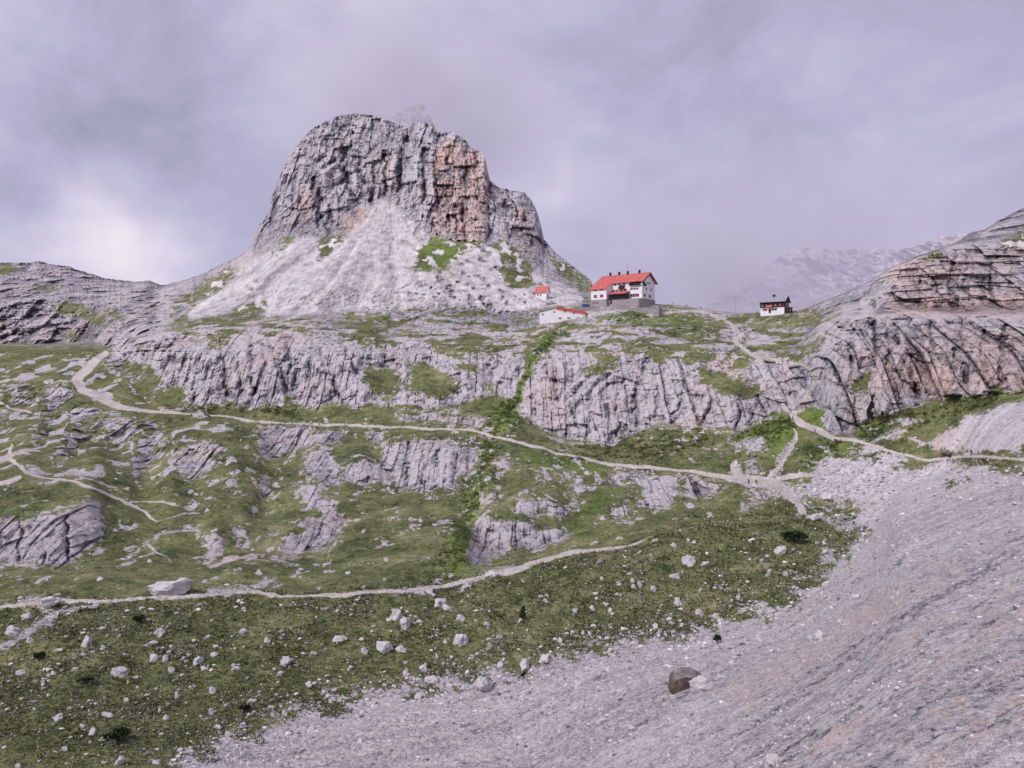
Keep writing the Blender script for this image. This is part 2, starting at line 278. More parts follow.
rock_b = blur(rock, 3.6); scree_b = blur(scree, 4.0); path_b = blur(path, .6); lush_b = blur(lush, 4.5); ochre_b = blur(ochre, 4); scarp_b = blur(scarp, .8); mixed_b = blur(mixed, 3); grass_b = blur(GR2, 2)
scree_wide = blur(scree, 15)

wx = 5.5*fbm(GXs/20, GYs/14, 0*GXs+1.5, 4, .62); wy = 3.6*fbm(GXs/20, GYs/13, 0*GXs+7.7, 4, .62)
WX, WY = GXs+wx, GYs+wy
mR = look(rock_b, WX, WY); mS = look(scree_b, WX, WY); _x, _z = (GXs-CX)/F*650, (CY-GYs)/F*650
mS = mS - (GYs < 335)*np.clip(mS, 0, 1)*(.25+.9*sstep(380, 440, GXs))*sstep(.22, .55, fbm(_x/9, 0*_x, _z/6, 4, .6))*.75
mK = look(scarp_b, GXs+.5*wx, GYs+.7*wy)
hole = sstep(.16, .45, fbm(_x/10, 0*_x+3, _z/6.5, 4, .62))*(GYs < 345)*(mR < .6)*(mS < .6)
mS = np.maximum(mS, hole*.9*(GXs > 165)*(GYs < 312)); mR = np.maximum(mR, hole*.8*(GYs >= 312))
mP = look(path_b, GXs+.3*wx, GYs+.16*wy)*np.clip(1.0+.45*fbm(GXs/12, GYs/7, 0*GXs+14, 3), .45, 1.15); mL = look(lush_b, WX, WY); mO = look(ochre_b, WX, WY); mM = look(mixed_b, WX, WY); mC = look(cleft_b, GXs+.75*wx, GYs+.9*wy)*np.clip(.62+.8*fbm(GXs/8, GYs/26, 0*GXs+4.4, 3), .1, 1); mSw = look(scree_wide, WX, WY)
mS = np.where((GYs > 500), mS*.4+mSw*.6, mS)
mS = mS + np.clip(4*mSw*(1-mSw), 0, 1)*(GYs > 440)*.85*fbm(GXs/30, GYs/16, 0*GXs+21, 5, .68)
mS = np.maximum(mS, .62*look(blur(rubble, 1.4), WX, WY))

# ------------------------------------------------------------------ distance along each pixel column: steep where rock shows, gentle on grass
wgt = 1.0 - .72*np.clip(mR, 0, 1)*(GYs > 352) 
wgt = np.where((GYs < 352) & (mM > .2), .35+1.3*sstep(-.1, .25, pn(GXs/160, GYs/4.2, 0*GXs)), wgt)
def hblur(a, r):
    k = np.exp(-.5*(np.arange(-int(3*r), int(3*r)+1)/r)**2); k /= k.sum(); h = len(k)//2
    p = np.pad(a, ((0, 0), (h, h)), 'edge'); return sum(k[i]*p[:, i:i+a.shape[1]] for i in range(len(k)))
wgt = hblur(wgt, 7)
Q = np.empty((NV, NU))
wgt = .12 + .88*wgt
for c in range(NU):                                    # spread each rise over the column, most of it where grass lies back
    yy = -GYs[:, c]; W = np.concatenate([[0], np.cumsum(.5*(wgt[1:, c]+wgt[:-1, c])*np.diff(yy))])
    kn = np.interp(-LY[:, c], yy, W)
    kn = np.maximum.accumulate(kn + np.arange(len(kn))*1e-6)
    Q[:, c] = np.interp(W, kn, LQ[:, c])
def smooth(a, n):
    for _ in range(n):
        p = np.pad(a, 1, 'edge'); a = .25*(p[:-2,1:-1]+p[2:,1:-1]+p[1:-1,:-2]+p[1:-1,2:])*.8 + .2*a
    return a
Q = hblur(smooth(Q, 5), 2.0)
D = 1.0/Q
def unproject(x, y, d): return (x-CX)/F*d, d, (CY-y)/F*d
X, Y, Z = unproject(GXs, GYs, D)

# relief of the rock, carved back along the line of sight so that ledges and gullies keep their image position
tower = sstep(150, 230, GXs)*(1-sstep(585, 605, GXs))*(1-sstep(-30, 12, GYs-np.interp(US, [p[0] for p in LINES[9]], [p[1] for p in LINES[9]])[None, :]))
tower = np.clip(tower, 0, 1)*(mS < .5)
rcl = sstep(805, 840, GXs)*(GYs < np.broadcast_to(LY[6][None, :], GYs.shape)+2)
lhill = (1-sstep(150, 200, GXs))*(GYs < 352)
rr = np.clip(mR, 0, 1)*(1-.85*np.clip(mS, 0, 1))
HS = np.random.RandomState(17).uniform(-1, 1, 65536).astype(np.float32)
def hsh(i, j, k=0): return HS[(i*7919 + j*104729 + k*1299709) & 65535]
def blocks(w, h, k, warp=.5, gap=.07):
    """rock cut by upright joints and level beds into blocks: each block stands proud or back by its own amount; cracks lie between"""
    c = X/w + warp*pn(X/(3.1*w)+k, Y/(5*w), Z/(2.2*h)) + .25*warp*pn(X/(.8*w)+k, Y/w, Z/(.6*h)); ci = np.floor(c).astype(np.int64); cf = c-ci
    r = Z/h + 3.7*hsh(ci, ci*0, k) + .35*pn(X/(2.5*w), Y/(4*w), Z/h+k); ri = np.floor(r).astype(np.int64); rf = r-ri
    o = hsh(ci, ri, k) + .7*hsh(ri, ci, k+3)*(cf-.5) + .5*hsh(ci, ri, k+5)*(rf-.5)
    cr = np.maximum(1-np.minimum(cf, 1-cf)/gap, 0)*(.5+.5*hsh(ci, ri//3, k+7)) + .55*np.maximum(1-np.minimum(rf, 1-rf)/(gap*1.3), 0)*(.5+.5*hsh(ri, ci//2, k+9))
    return o, np.clip(cr, 0, 1)
b1, c1 = blocks(17, 26, 1); b2, c2 = blocks(7.5, 9, 2); b3, c3 = blocks(3.0, 4.0, 3); s1_, q1 = blocks(9, 24, 4, .32); s2_, q2 = blocks(3.8, 8, 5, .26, .10)
r1_, u1 = blocks(10, 60, 11, .12); r2_, u2 = blocks(4.2, 16, 12, .12, .09)
h1_, e1 = blocks(14, 5.0, 6, .3); h2_, e2 = blocks(5, 2.2, 7, .4)
wob = fbm(X/30, Y/30, Z/30, 3)
but = 1-np.abs(pn(X/30+.4*wob, Y/45, Z/140))*2.0                    # big buttresses with sharp clefts
flu = ridge(X/8+.28*wob, Y/12, Z/60+.2*wob, 3)
flu2 = ridge(X/3.0+.35*wob, Y/5, Z/22, 3)
st = (Z + 2.2*wob + .02*X)/6.5; saw = st-np.floor(st)
st2 = (Z + 1.1*wob)/2.4; saw2 = st2-np.floor(st2)
fine = fbm(X/2.6, Y/2.6, Z/4.4, 4, .62)
mid = fbm(X/14, Y/14, Z/22, 3)
soft_rock = .6*mid + .45*fine
dd = -tower*rr*(7*but + 2.2*flu + 4.6*b1 + 2.8*b2 + 1.3*b3 - 3.0*c1 - 2.0*c2 - .8*c3 + 2.4*mid + .7*fine)
up = sstep(-14, 4, np.broadcast_to(LY[8][None, :], GYs.shape)+8-GYs)
dd += -rcl*rr*((1-up)*(6*but + 3.0*flu + 4.6*r1_ + 2.0*r2_ + .8*b3 - 2.5*u1 - 1.4*u2) + up*(5*but + 1.5*flu + 2.4*h1_ + 1.1*h2_ - 1.2*e1 - .6*e2 - 1.4*saw) + 1.5*mid + .6*fine)
dd += -lhill*rr*(9*but + 5*flu + 4*h1_ + 2.5*b2 + 2*b1 - 1.6*saw - .6*saw2 + 4*mid + 1.5*fine)
rest = np.clip(1-tower-rcl-lhill, 0, 1)
near = np.clip(D/380, .45, 1.2)
pil = ridge(X/13+.3*wob, Y/14, Z/85, 2)
dd += -rest*rr*near*(4.2*pil + 1.5*flu + .8*flu2 + 2.0*s1_ + 1.3*s2_ + .75*b3 - 2.0*q1 - 1.2*q2 - .5*c3 + 1.3*mid + .6*fine) * np.where(GYs < 352, .35, 1)
CRK = np.clip(tower*(c1+.8*c2+.5*c3) + rcl*((1-up)*(u1+.7*u2+.3*c3)+up*(.8*e1+.6*e2)) + lhill*(.6*c2+.5*e1) + rest*(q1+.7*q2+.35*c3), 0, 1)*rr
step_t = np.where((GYs < 352) & (mM > .3) & (GXs > 180), 1, 0)
dd += -step_t*(1.2*fine+1.0*mid)
dd += -np.clip(mS, 0, 1)*(GYs < 330)*(1.2*ridge(X/9+Z/60, Y/30, Z/90, 2) + .5*fine)
dd += mC*rr*(11*tower + 4*rcl + 5*rest + 8*lhill)
base_off = np.where(rr > .05, 5.0*rr, 0)
D2 = D + dd + base_off*(tower*1.6+rcl*1.1+lhill*1.6+rest*.9*near)
cav = np.clip((smooth(D2, 0) - hblur(smooth(D2, 14), 9))/(.008*D), -1, 1)*np.clip(mR, 0, 1)  # hollows in the rock; later darken its colour as painted occlusion and stain
edge = np.clip(np.arange(NV)[:, None]/6.0, 0, 1)
D2 = D + (D2-D)*edge
X, Y, Z = unproject(GXs, GYs, D2)
# hummocks of turf and gravel
soft = 1-np.clip(mR, 0, 1)*.8
soft = soft*(GYs > 352)*(1-.88*np.clip(mSw*(GYs > 440)+mS*(GYs <= 440), 0, 1))*(1-.75*np.clip(mP, 0, 1))
hum = 1.6*pn(X/26, Y/26, 0*X+2.2) + 1.0*pn(X/11, Y/11, 0*X+5.1) + .40*pn(X/4.6, Y/4.6, 0*X+9.4) + .20*pn(X/1.9, Y/1.9, 0*X+1.4)
Z = Z + soft*hum*np.clip(Y/150, .5, 1.1)
Z = Z - .35*mK*np.clip(Y/110, .3, 1.2)
rills = pn((X*.92+Y*.39)/40, (-X*.39+Y*.92)/3.4, 0*X)
Z = Z + np.clip(mS, 0, 1)*(GYs > 460)*(.10*rills + .17*fbm(X/1.5, Y/1.5, Z/1.5, 4, .65))*np.clip(Y/110, .35, 1.3)

# back of the ridges: the ground falls away behind the skyline
BX, BY, BZ, BR = [X], [Y], [Z], []
xt, yt, zt = X[-1], Y[-1], Z[-1]
for i in range(1, NB+1):
    s = i*6.0
    d = yt+s*1.4
    BX.append((xt/yt*d)[None]); BY.append(d[None]); BZ.append((zt - .02*s - .012*s*s + 1.5*pn(xt/9, d/9, 0*d))[None] - .4*i)
X = np.concatenate(BX, 0); Y = np.concatenate(BY, 0); Z = np.concatenate(BZ, 0)
def ext(a):
    a = np.concatenate([a]+[a[-1:]]*NB, 0); return np.concatenate([a]+[a[:, -1:]]*NX, 1)
# the slope goes on past the last pixel column of the grid
NX = 16; sp = 1.2*np.arange(1, NX+1) + .5*np.arange(1, NX+1)**2
xe, ye, ze = X[:, -1:], Y[:, -1:], Z[:, -1:]
X = np.concatenate([X, xe+sp*.9], 1); Y = np.concatenate([Y, ye+0*sp], 1); Z = np.concatenate([Z, ze+.44*sp+.5*pn((xe+sp)/9, ye/9+0*sp, 0*(xe+sp))], 1)
mR, mS, mP, mL, mO, mM, cav, mC, CRK, GXe, GYe = map(ext, (mR, mS, mP, mL, mO, mM, cav, mC, CRK, GXs, GYs))
NR = NV+NB
P = np.stack([X, Y, Z], -1).astype(np.float32)
du = np.gradient(P, axis=1); dv = np.gradient(P, axis=0)
N = np.cross(du, dv); N /= np.linalg.norm(N, axis=-1, keepdims=True)+1e-9
N[(N*P).sum(-1) > 0.9] *= 1
# grass settles on the flatter ledges of the rock
nz = N[..., 2]
D3e = np.broadcast_to(np.interp(GXe[0], [q[0] for q in LINES[3]], [q[1] for q in LINES[3]])[None, :], GYe.shape)
Ns = smooth(nz, 3)
led = sstep(.55, .85, Ns + .25*fbm(X/7, Y/7, Z/7, 3))
cliffy = np.clip(tower+rcl+lhill, 0, 1); cliffy = ext(cliffy)
mR2 = mR - led*np.where(GYe < 352, .35, .25)*(mR > .5)*(1-cliffy*.55)
mR2 = mR2 - mM*.75*sstep(-.15, .35, fbm(X/16, Y/16, Z/4, 3))*(mR > .5)
bands_ = fbm(X/5, Y/9, Z/3.6, 4, .62) + .45*fbm(X/40, Y/40, 0*X+2, 2)
mR2 = np.where((mR < .5) & (mS < .4) & (mP < .3) & (GYe > 418) & (GYe < D3e-4), np.maximum(mR2, mR + .85*sstep(.42, .66, bands_)), mR2)
mR2 = np.where((mM > .25) & (mR < .3) & (GYe > 352), mR + .75*sstep(.15, .4, fbm(X/9, Y/16, Z/6, 3)), mR2)
# scree with grass islands near its edge
top_mask = (GYe < 300) & (GXe > 320) & (GXe < 400) & (GYe < 128)
mR2 = mR2 - .28*top_mask

# ------------------------------------------------------------------ materials
def newmat(name, rough=.9):
    m = bpy.data.materials.new(name); m.use_nodes = True
    nt = m.node_tree; b = nt.nodes['Principled BSDF']; b.inputs['Roughness'].default_value = rough
    if 'Specular IOR Level' in b.inputs: b.inputs['Specular IOR Level'].default_value = .15
    return m, nt, b
class G:
    def __init__(s, nt): s.nt = nt; s.geo = nt.nodes.new('ShaderNodeNewGeometry'); s.pos = s.geo.outputs['Position']
    def put(s, sock, val):
        if hasattr(val, 'links') or isinstance(val, bpy.types.NodeSocket): s.nt.links.new(val, sock)
        else: sock.default_value = val
    def math(s, op, a, b=0.0, c=None, clamp=False):
        n = s.nt.nodes.new('ShaderNodeMath'); n.operation = op; n.use_clamp = clamp
        s.put(n.inputs[0], a); s.put(n.inputs[1], b)
        if c is not None: s.put(n.inputs[2], c)
        return n.outputs[0]
    def scale(s, vec, xyz):
        n = s.nt.nodes.new('ShaderNodeMapping'); s.put(n.inputs['Vector'], vec); n.inputs['Scale'].default_value = xyz; return n.outputs[0]
    def rotscale(s, vec, rz, xyz):
        n = s.nt.nodes.new('ShaderNodeMapping'); s.put(n.inputs['Vector'], vec); n.inputs['Rotation'].default_value = (0, 0, rz)
        return s.scale(n.outputs[0], xyz)
    def noise(s, vec, sc, det=5, rough=.55, dist=0):
        n = s.nt.nodes.new('ShaderNodeTexNoise'); s.put(n.inputs['Vector'], vec)
        n.inputs['Scale'].default_value = sc; n.inputs['Detail'].default_value = det; n.inputs['Roughness'].default_value = rough; n.inputs['Distortion'].default_value = dist
        return n.outputs['Fac']
    def voro(s, vec, sc, feat='F1', out='Distance'):
        n = s.nt.nodes.new('ShaderNodeTexVoronoi'); n.feature = feat; s.put(n.inputs['Vector'], vec); n.inputs['Scale'].default_value = sc; return n.outputs[out]
    def range(s, a, f0, f1, t0=0.0, t1=1.0, smooth=True):
        n = s.nt.nodes.new('ShaderNodeMapRange'); n.interpolation_type = 'SMOOTHSTEP' if smooth else 'LINEAR'
        s.put(n.inputs[0], a); 
        for i, q in enumerate((f0, f1, t0, t1)): n.inputs[i+1].default_value = q
        return n.outputs[0]
    def mix(s, f, a, b, mode='MIX'):
        n = s.nt.nodes.new('ShaderNodeMix'); n.data_type = 'RGBA'; n.blend_type = mode
        s.put(n.inputs[0], f); s.put(n.inputs[6], a if not isinstance(a, tuple) else (*a, 1)); s.put(n.inputs[7], b if not isinstance(b, tuple) else (*b, 1))
        return n.outputs[2]
    def ramp(s, f, stops):
        n = s.nt.nodes.new('ShaderNodeValToRGB'); s.put(n.inputs[0], f); e = n.color_ramp.elements
        while len(e) < len(stops): e.new(.5)
        for i, (p, c) in enumerate(stops): e[i].position = p; e[i].color = (*c, 1)
        return n.outputs[0]
    def attr(s, name):
        n = s.nt.nodes.new('ShaderNodeAttribute'); n.attribute_name = name
        q = s.nt.nodes.new('ShaderNodeSeparateColor'); s.nt.links.new(n.outputs['Color'], q.inputs[0]); return [q.outputs[0], q.outputs[1], q.outputs[2], n.outputs['Alpha']]
    def bump(s, h, dist, strength=1.0, nrm=None):
        n = s.nt.nodes.new('ShaderNodeBump'); s.put(n.inputs['Height'], h); n.inputs['Distance'].default_value = dist; s.put(n.inputs['Strength'], strength)
        if nrm is not None: s.nt.links.new(nrm, n.inputs['Normal'])
        return n.outputs[0]

def rock_colour(g, oc, cv):
    n1 = g.noise(g.pos, .05, 4, .6); n2 = g.noise(g.scale(g.pos, (.26, .26, .040)), 1.0, 5, .7, .8)
    n3 = g.noise(g.scale(g.pos, (1, 1, .55)), .46, 6, .82); st = g.noise(g.scale(g.pos, (.02, .02, .33)), 1.0, 3, .6, .5)
    wv = g.nt.nodes.new('ShaderNodeVectorMath'); wv.operation = 'MULTIPLY_ADD'
    nz = g.nt.nodes.new('ShaderNodeTexNoise'); g.nt.links.new(g.pos, nz.inputs['Vector']); nz.inputs['Scale'].default_value = .22; nz.inputs['Detail'].default_value = 4
    g.nt.links.new(nz.outputs['Color'], wv.inputs[0]); wv.inputs[1].default_value = (5, 5, 5); g.nt.links.new(g.pos, wv.inputs[2])
    jt = g.voro(g.scale(wv.outputs[0], (.24, .24, .085)), 1.0, 'DISTANCE_TO_EDGE')          # joints that cut the rock into blocks
    crack = g.range(jt, .075, .0)
    v = g.math('ADD', g.math('MULTIPLY', n1, .22), g.math('ADD', g.math('MULTIPLY', n2, .42), g.math('ADD', g.math('SUBTRACT', g.math('MULTIPLY', n3, .84), .11), g.math('MULTIPLY', st, .14))))
    v = g.math('SUBTRACT', v, g.math('ADD', g.math('MULTIPLY', g.math('SUBTRACT', cv, .5), .36), g.math('MULTIPLY', crack, .10)))  # hollow value lowers the albedo: painted crevice shade mixed with weathering stain
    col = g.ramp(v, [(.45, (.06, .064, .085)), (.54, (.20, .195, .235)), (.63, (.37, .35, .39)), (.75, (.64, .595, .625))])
    w = g.math('MULTIPLY', oc, g.range(g.noise(g.scale(g.pos, (.06, .06, .03)), 1.0, 5, .65), .28, .55))
    col = g.mix(g.math('MULTIPLY', w, .85), col, g.mix(1.0, col, (1.17, .93, .76), 'MULTIPLY'))
    warm = g.math('MULTIPLY', g.range(g.noise(g.pos, .035, 5, .65), .46, .66), .70)
    col = g.mix(warm, col, g.mix(1.0, col, (1.08, .93, .84), 'MULTIPLY'))
    h = g.math('SUBTRACT', g.math('ADD', g.math('MULTIPLY', n3, .9), g.math('MULTIPLY', n2, .6)), g.math('MULTIPLY', crack, .35))
    return col, n3, h

def ground_material():
    m, nt, b = newmat('alpine_ground', .95); g = G(nt)
    A = g.attr('cover'); B = g.attr('tint')
    br = g.noise(g.pos, .17, 6, .76); brf = g.noise(g.pos, .9, 5, .80)
    rk = g.range(g.math('ADD', A[0], g.math('MULTIPLY', g.math('SUBTRACT', g.math('ADD', g.math('MULTIPLY', br, .65), g.math('MULTIPLY', brf, .35)), .5), 3.5)), .44, .54)
    sc = g.range(g.math('ADD', A[1], g.math('MULTIPLY', g.math('SUBTRACT', g.math('ADD', g.math('MULTIPLY', br, .35), g.math('MULTIPLY', brf, .65)), .5), 2.9)), .43, .56)
    pt = g.range(g.math('ADD', A[2], g.math('MULTIPLY', g.math('SUBTRACT', brf, .5), 1.3)), .36, .64)
    gn = g.noise(g.pos, .05, 4, .62); gf = g.noise(g.pos, 1.1, 5, .84); gm = g.noise(g.pos, .26, 5, .74)
    gv = g.math('ADD', g.math('MULTIPLY', gn, .28), g.math('ADD', g.math('MULTIPLY', gf, .46), g.math('MULTIPLY', gm, .26)))
    gr = g.ramp(gv, [(.42, (.040, .048, .026)), (.475, (.112, .130, .055)), (.53, (.188, .204, .086)), (.60, (.34, .32, .21))])
    gr = g.mix(g.range(gm, .52, .66, 0, .6), gr, g.mix(1.0, gr, (1.25, .98, .95), 'MULTIPLY'))
    gr = g.mix(g.range(gm, .46, .36, 0, .75), gr, g.mix(1.0, gr, (.62, .80, .50), 'MULTIPLY'))
    lu = g.ramp(gv, [(.41, (.040, .062, .016)), (.49, (.115, .175, .036)), (.60, (.24, .31, .085))])
    gr = g.mix(g.math('MULTIPLY', B[0], g.range(gm, .36, .56, .35, 1.0)), gr, lu)
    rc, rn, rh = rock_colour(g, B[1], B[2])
    s1 = g.noise(g.pos, 1.5, 5, .90)
    sv = g.math('ADD', g.math('MULTIPLY', s1, .82), g.math('MULTIPLY', A[3], .18))
    scc = g.ramp(sv, [(.36, (.11, .105, .12)), (.43, (.40, .37, .405)), (.50, (.66, .605, .63)), (.61, (.94, .875, .875))])
    scc = g.mix(g.math('MULTIPLY', B[1], g.range(A[3], .42, .60)), scc, g.mix(1.0, scc, (.96, .80, .70), 'MULTIPLY'))
    pc = g.ramp(g.noise(g.pos, 1.1, 6, .75), [(.34, (.33, .29, .275)), (.50, (.58, .52, .49)), (.66, (.76, .70, .67))])
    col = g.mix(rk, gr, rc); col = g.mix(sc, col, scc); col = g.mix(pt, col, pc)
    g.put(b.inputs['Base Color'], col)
    h1 = g.bump(rh, 1.5, g.math('MULTIPLY', rk, .7))
    h2 = g.bump(g.math('ADD', gf, gm), .5, .9, h1)
    h3 = g.bump(s1, .45, g.math('ADD', .25, g.math('MULTIPLY', sc, .75)), h2)
    nt.links.new(h3, b.inputs['Normal'])
    return m
GROUND = ground_material()

def stone_material():
    m, nt, b = newmat('limestone', .92); g = G(nt)
    n = g.noise(g.pos, .8, 7, .72); oi = nt.nodes.new('ShaderNodeNewGeometry').outputs['Random Per Island']
    v = g.math('ADD', g.math('MULTIPLY', n, .72), g.math('MULTIPLY', oi, .32))
    g.put(b.inputs['Base Color'], g.ramp(v, [(.36, (.12, .118, .135)), (.50, (.38, .36, .385)), (.68, (.64, .60, .615))]))
    nt.links.new(g.bump(g.noise(g.pos, 1.6, 7, .75), .4, .9), b.inputs['Normal'])
    return m
STONE = stone_material()
def pale_material():
    m, nt, b = newmat('pale_limestone', .92); g = G(nt)
    v = g.math('ADD', g.math('MULTIPLY', g.noise(g.pos, .5, 6, .75), .62), g.math('MULTIPLY', g.geo.outputs['Random Per Island'], .38))
    g.put(b.inputs['Base Color'], g.ramp(v, [(.34, (.17, .165, .185)), (.50, (.42, .40, .425)), (.68, (.72, .68, .69))])); return m
PALE = pale_material()
def flat_material(name, c, rough=.85, var=.18, sc=1.2, c2=None):
    m, nt, b = newmat(name, rough); g = G(nt)
    n = g.noise(g.pos, sc, 6, .65)
    lo = tuple(x*(1-var) for x in c); hi = c2 or tuple(min(1, x*(1+var)) for x in c)
    g.put(b.inputs['Base Color'], g.ramp(n, [(.35, lo), (.65, hi)]))
    return m
WHITE = flat_material('white_render', (.84, .80, .82), .9, .10, .35)
REDROOF = flat_material('red_roof_sheet', (.57, .145, .13), .6, .18, .5)
REDTRIM = flat_material('red_shutter', (.32, .07, .075), .6)
DARK = flat_material('dark_timber', (.045, .030, .034), .8)
REDWOOD = flat_material('red_brown_timber', (.105, .030, .038), .8)
GLASS = flat_material('dark_window_glass', (.05, .055, .07), .15)
GREYROOF = flat_material('grey_roof_sheet', (.30, .30, .36), .5)
METAL = flat_material('grey_metal', (.22, .22, .24), .5)
STONEWALL = flat_material('rough_stone_wall', (.33, .30, .30), .95, .35, 1.2)
BLUE = flat_material('blue_paint', (.05, .10, .28), .4)
TYRE = flat_material('black_rubber', (.02, .02, .02), .9)
CAVE = flat_material('unlit_rock', (.022, .021, .024), .95)  # near-black colour stands in for the shade inside the caves
BROWNROCK = flat_material('rusty_limestone', (.085, .066, .056), .95, .55, .9)

# ------------------------------------------------------------------ terrain objects
def mesh_from(name, verts, quads, mat, normals=None, attrs=None, smooth=True):
    me = bpy.data.meshes.new(name)
    nvt, nf, k = len(verts), len(quads), quads.shape[1]
    me.vertices.add(nvt); me.vertices.foreach_set('co', np.ascontiguousarray(verts, np.float32).ravel())
    me.loops.add(nf*k); me.loops.foreach_set('vertex_index', np.ascontiguousarray(quads, np.int32).ravel())
    me.polygons.add(nf); me.polygons.foreach_set('loop_start', np.arange(0, nf*k, k, dtype=np.int32))
    me.update(calc_edges=True)
    me.polygons.foreach_set('use_smooth', np.full(nf, smooth))
    for an, arr in (attrs or {}).items():
        a = me.attributes.new(an, 'FLOAT_COLOR', 'POINT'); a.data.foreach_set('color', np.ascontiguousarray(arr, np.float32).ravel())
    if mat: me.materials.append(mat)
    me.validate(clean_customdata=False)
    if normals is not None: me.normals_split_custom_set_from_vertices([tuple(q) for q in normals.tolist()])
    o = bpy.data.objects.new(name, me); C.objects.link(o); return o

one = np.ones_like(mR2)
ax, az = unproject(384, 196, 690)[0], unproject(384, 196, 690)[2]
th = np.arctan2(X-ax, np.maximum(az-Z, 1)+12); rad = np.hypot(X-ax, Z-az)
fan = .8*fbm(th*11+.6*fbm(X/25, Y/60, Z/25, 3), rad/150, 0*th+2, 4, .6) + .8*fbm(X/6, Y/8, Z/5, 4, .75)
al, ac = X*.92+Y*.39, -X*.39+Y*.92
rill = .75*fbm(al/90, ac/2.8, 0*al, 3, .7) + .55*fbm(X/2.5, Y/2.5, Z/2.5, 4, .75) + .3*fbm(al/120, ac/14, 0*al+4, 2)
STREAK = np.clip(.52 + np.where(GYe < 352, .50*fan, .38*rill) - .75*ext(mK), 0, 1)
COVER = np.stack([np.clip(mR2, 0, 1), np.clip(mS, 0, 1), np.clip(mP, 0, 1), STREAK], -1)
TINT = np.stack([np.clip(mL, 0, 1), np.clip(mO, 0, 1), np.clip(.46+.25*cav+mC*(.22-.05*ext(rcl*1.0))+CRK*(.32+.16*(GYe > 420))-.11*(GYe > 330)*(1-cliffy)+.10*ext(rcl*1.0)+.12*ext(lhill*1.0)+.04*ext(tower*1.0), 0, 1), one], -1)  # third channel carries painted cleft shade together with staining
idx = np.arange(NR*(NU+NX)).reshape(NR, NU+NX)
quad = np.stack([idx[:-1, :-1], idx[:-1, 1:], idx[1:, 1:], idx[1:, :-1]], -1).reshape(-1, 4)
def fm(a): return .25*(a[:-1,:-1]+a[:-1,1:]+a[1:,1:]+a[1:,:-1]).ravel()
fx, fy, fR, fS, fP, fM = map(fm, (GXe, GYe, mR, mS, mP, mM))
L6 = np.interp(fx, US, LY[6]); L7 = np.interp(fx, US, LY[7]); L8 = np.interp(fx, US, LY[8])
reg = np.full(len(fx), 'meadow', dtype='U24')
reg[(fy > L6) & (fR > .5)] = 'rock_outcrop'
reg[(fy <= L6) & (fx < 812)] = 'limestone_cliff'
reg[(fy <= L7) & (fx < 830)] = 'rock_terrace'
reg[(fy <= L6) & (fx >= 812)] = 'rock_cliff'
reg[(fy <= L8+4) & (fx > 165) & (fx < 600)] = 'rock_tower'
reg[(fy <= L6-2) & (fx < 118)] = 'mountain_ridge'
reg[(fy <= L8+10) & (fx <= 165)] = 'mountain_ridge'
reg[(fy > 440) & (fS > .5)] = 'scree_slope'
reg[(reg == 'rock_tower') & (fS > .5)] = 'talus_slope'
reg[fP > .55] = 'hiking_trail'
Pf, Nf, Cf, Tf = P.reshape(-1, 3), N.reshape(-1, 3), COVER.reshape(-1, 4), TINT.reshape(-1, 4)
TERR = {}
for name in np.unique(reg):
    q = quad[reg == name]
    uq, inv = np.unique(q, return_inverse=True)
    hard_ = str(name) in ('rock_tower', 'rock_cliff', 'limestone_cliff', 'rock_outcrop', 'mountain_ridge')
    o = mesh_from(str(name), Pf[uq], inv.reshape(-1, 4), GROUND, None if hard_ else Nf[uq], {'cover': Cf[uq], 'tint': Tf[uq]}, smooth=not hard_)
    o['kind'] = 'structure'; TERR[str(name)] = o

# pixel lookup of the built ground: the visible vertex projecting nearest an image pixel
PJx = CX + F*P[..., 0]/P[..., 1]; PJy = CY - F*P[..., 2]/P[..., 1]
PJx, PJy = PJx[:NV], PJy[:NV]
def on(x, y):
    c = int(round((x-XL)/(XR-XL)*(NU-1))); c0, c1 = max(0, c-1), min(NU, c+2)
    sx = PJx[:, c0:c1]; sy = PJy[:, c0:c1]
    e = np.hypot(sx-x, sy-y); e = e + (P[:NV, c0:c1, 1]*2e-3)
    j, i = np.unravel_index(np.argmin(e), e.shape)
    return P[j, c0+i].astype(float), N[j, c0+i].astype(float)
# ------------------------------------------------------------------ helpers for things
def tag(o, label=None, cat=None, group=None, kind=None):
    if label: o['label'] = label
    if cat: o['category'] = cat
    if group: o['group'] = group
    if kind: o['kind'] = kind
    return o
def empty(name, loc, rz=0):
    o = bpy.data.objects.new(name, None); C.objects.link(o); o.location = loc; o.rotation_euler = (0, 0, rz); return o
def link(name, bm, mats, parent=None, smooth=False):
    me = bpy.data.meshes.new(name); bmesh.ops.recalc_face_normals(bm, faces=bm.faces[:]); bm.to_mesh(me); bm.free()
    for m in (mats if isinstance(mats, (list, tuple)) else [mats]): me.materials.append(m)
    if smooth: me.polygons.foreach_set('use_smooth', np.full(len(me.polygons), True))
    o = bpy.data.objects.new(name, me); C.objects.link(o); o.parent = parent; return o
def prism(bm, pts, ax, a, b, mi=0):
    """extrude a polygon given in the two other axes along axis ax from a to b"""
    def mk(p, t):
        return {'x': (t, p[0], p[1]), 'y': (p[0], t, p[1]), 'z': (p[0], p[1], t)}[ax]
    va = [bm.verts.new(mk(p, a)) for p in pts]; vb = [bm.verts.new(mk(p, b)) for p in pts]
    n = len(pts); fs = [bm.faces.new(va), bm.faces.new(vb[::-1])]
    for i in range(n): fs.append(bm.faces.new((va[i], vb[i], vb[(i+1) % n], va[(i+1) % n])))
    for f in fs: f.material_index = mi
def box(bm, x0, x1, y0, y1, z0, z1, mi=0): prism(bm, [(x0, y0), (x1, y0), (x1, y1), (x0, y1)], 'z', z0, z1, mi)
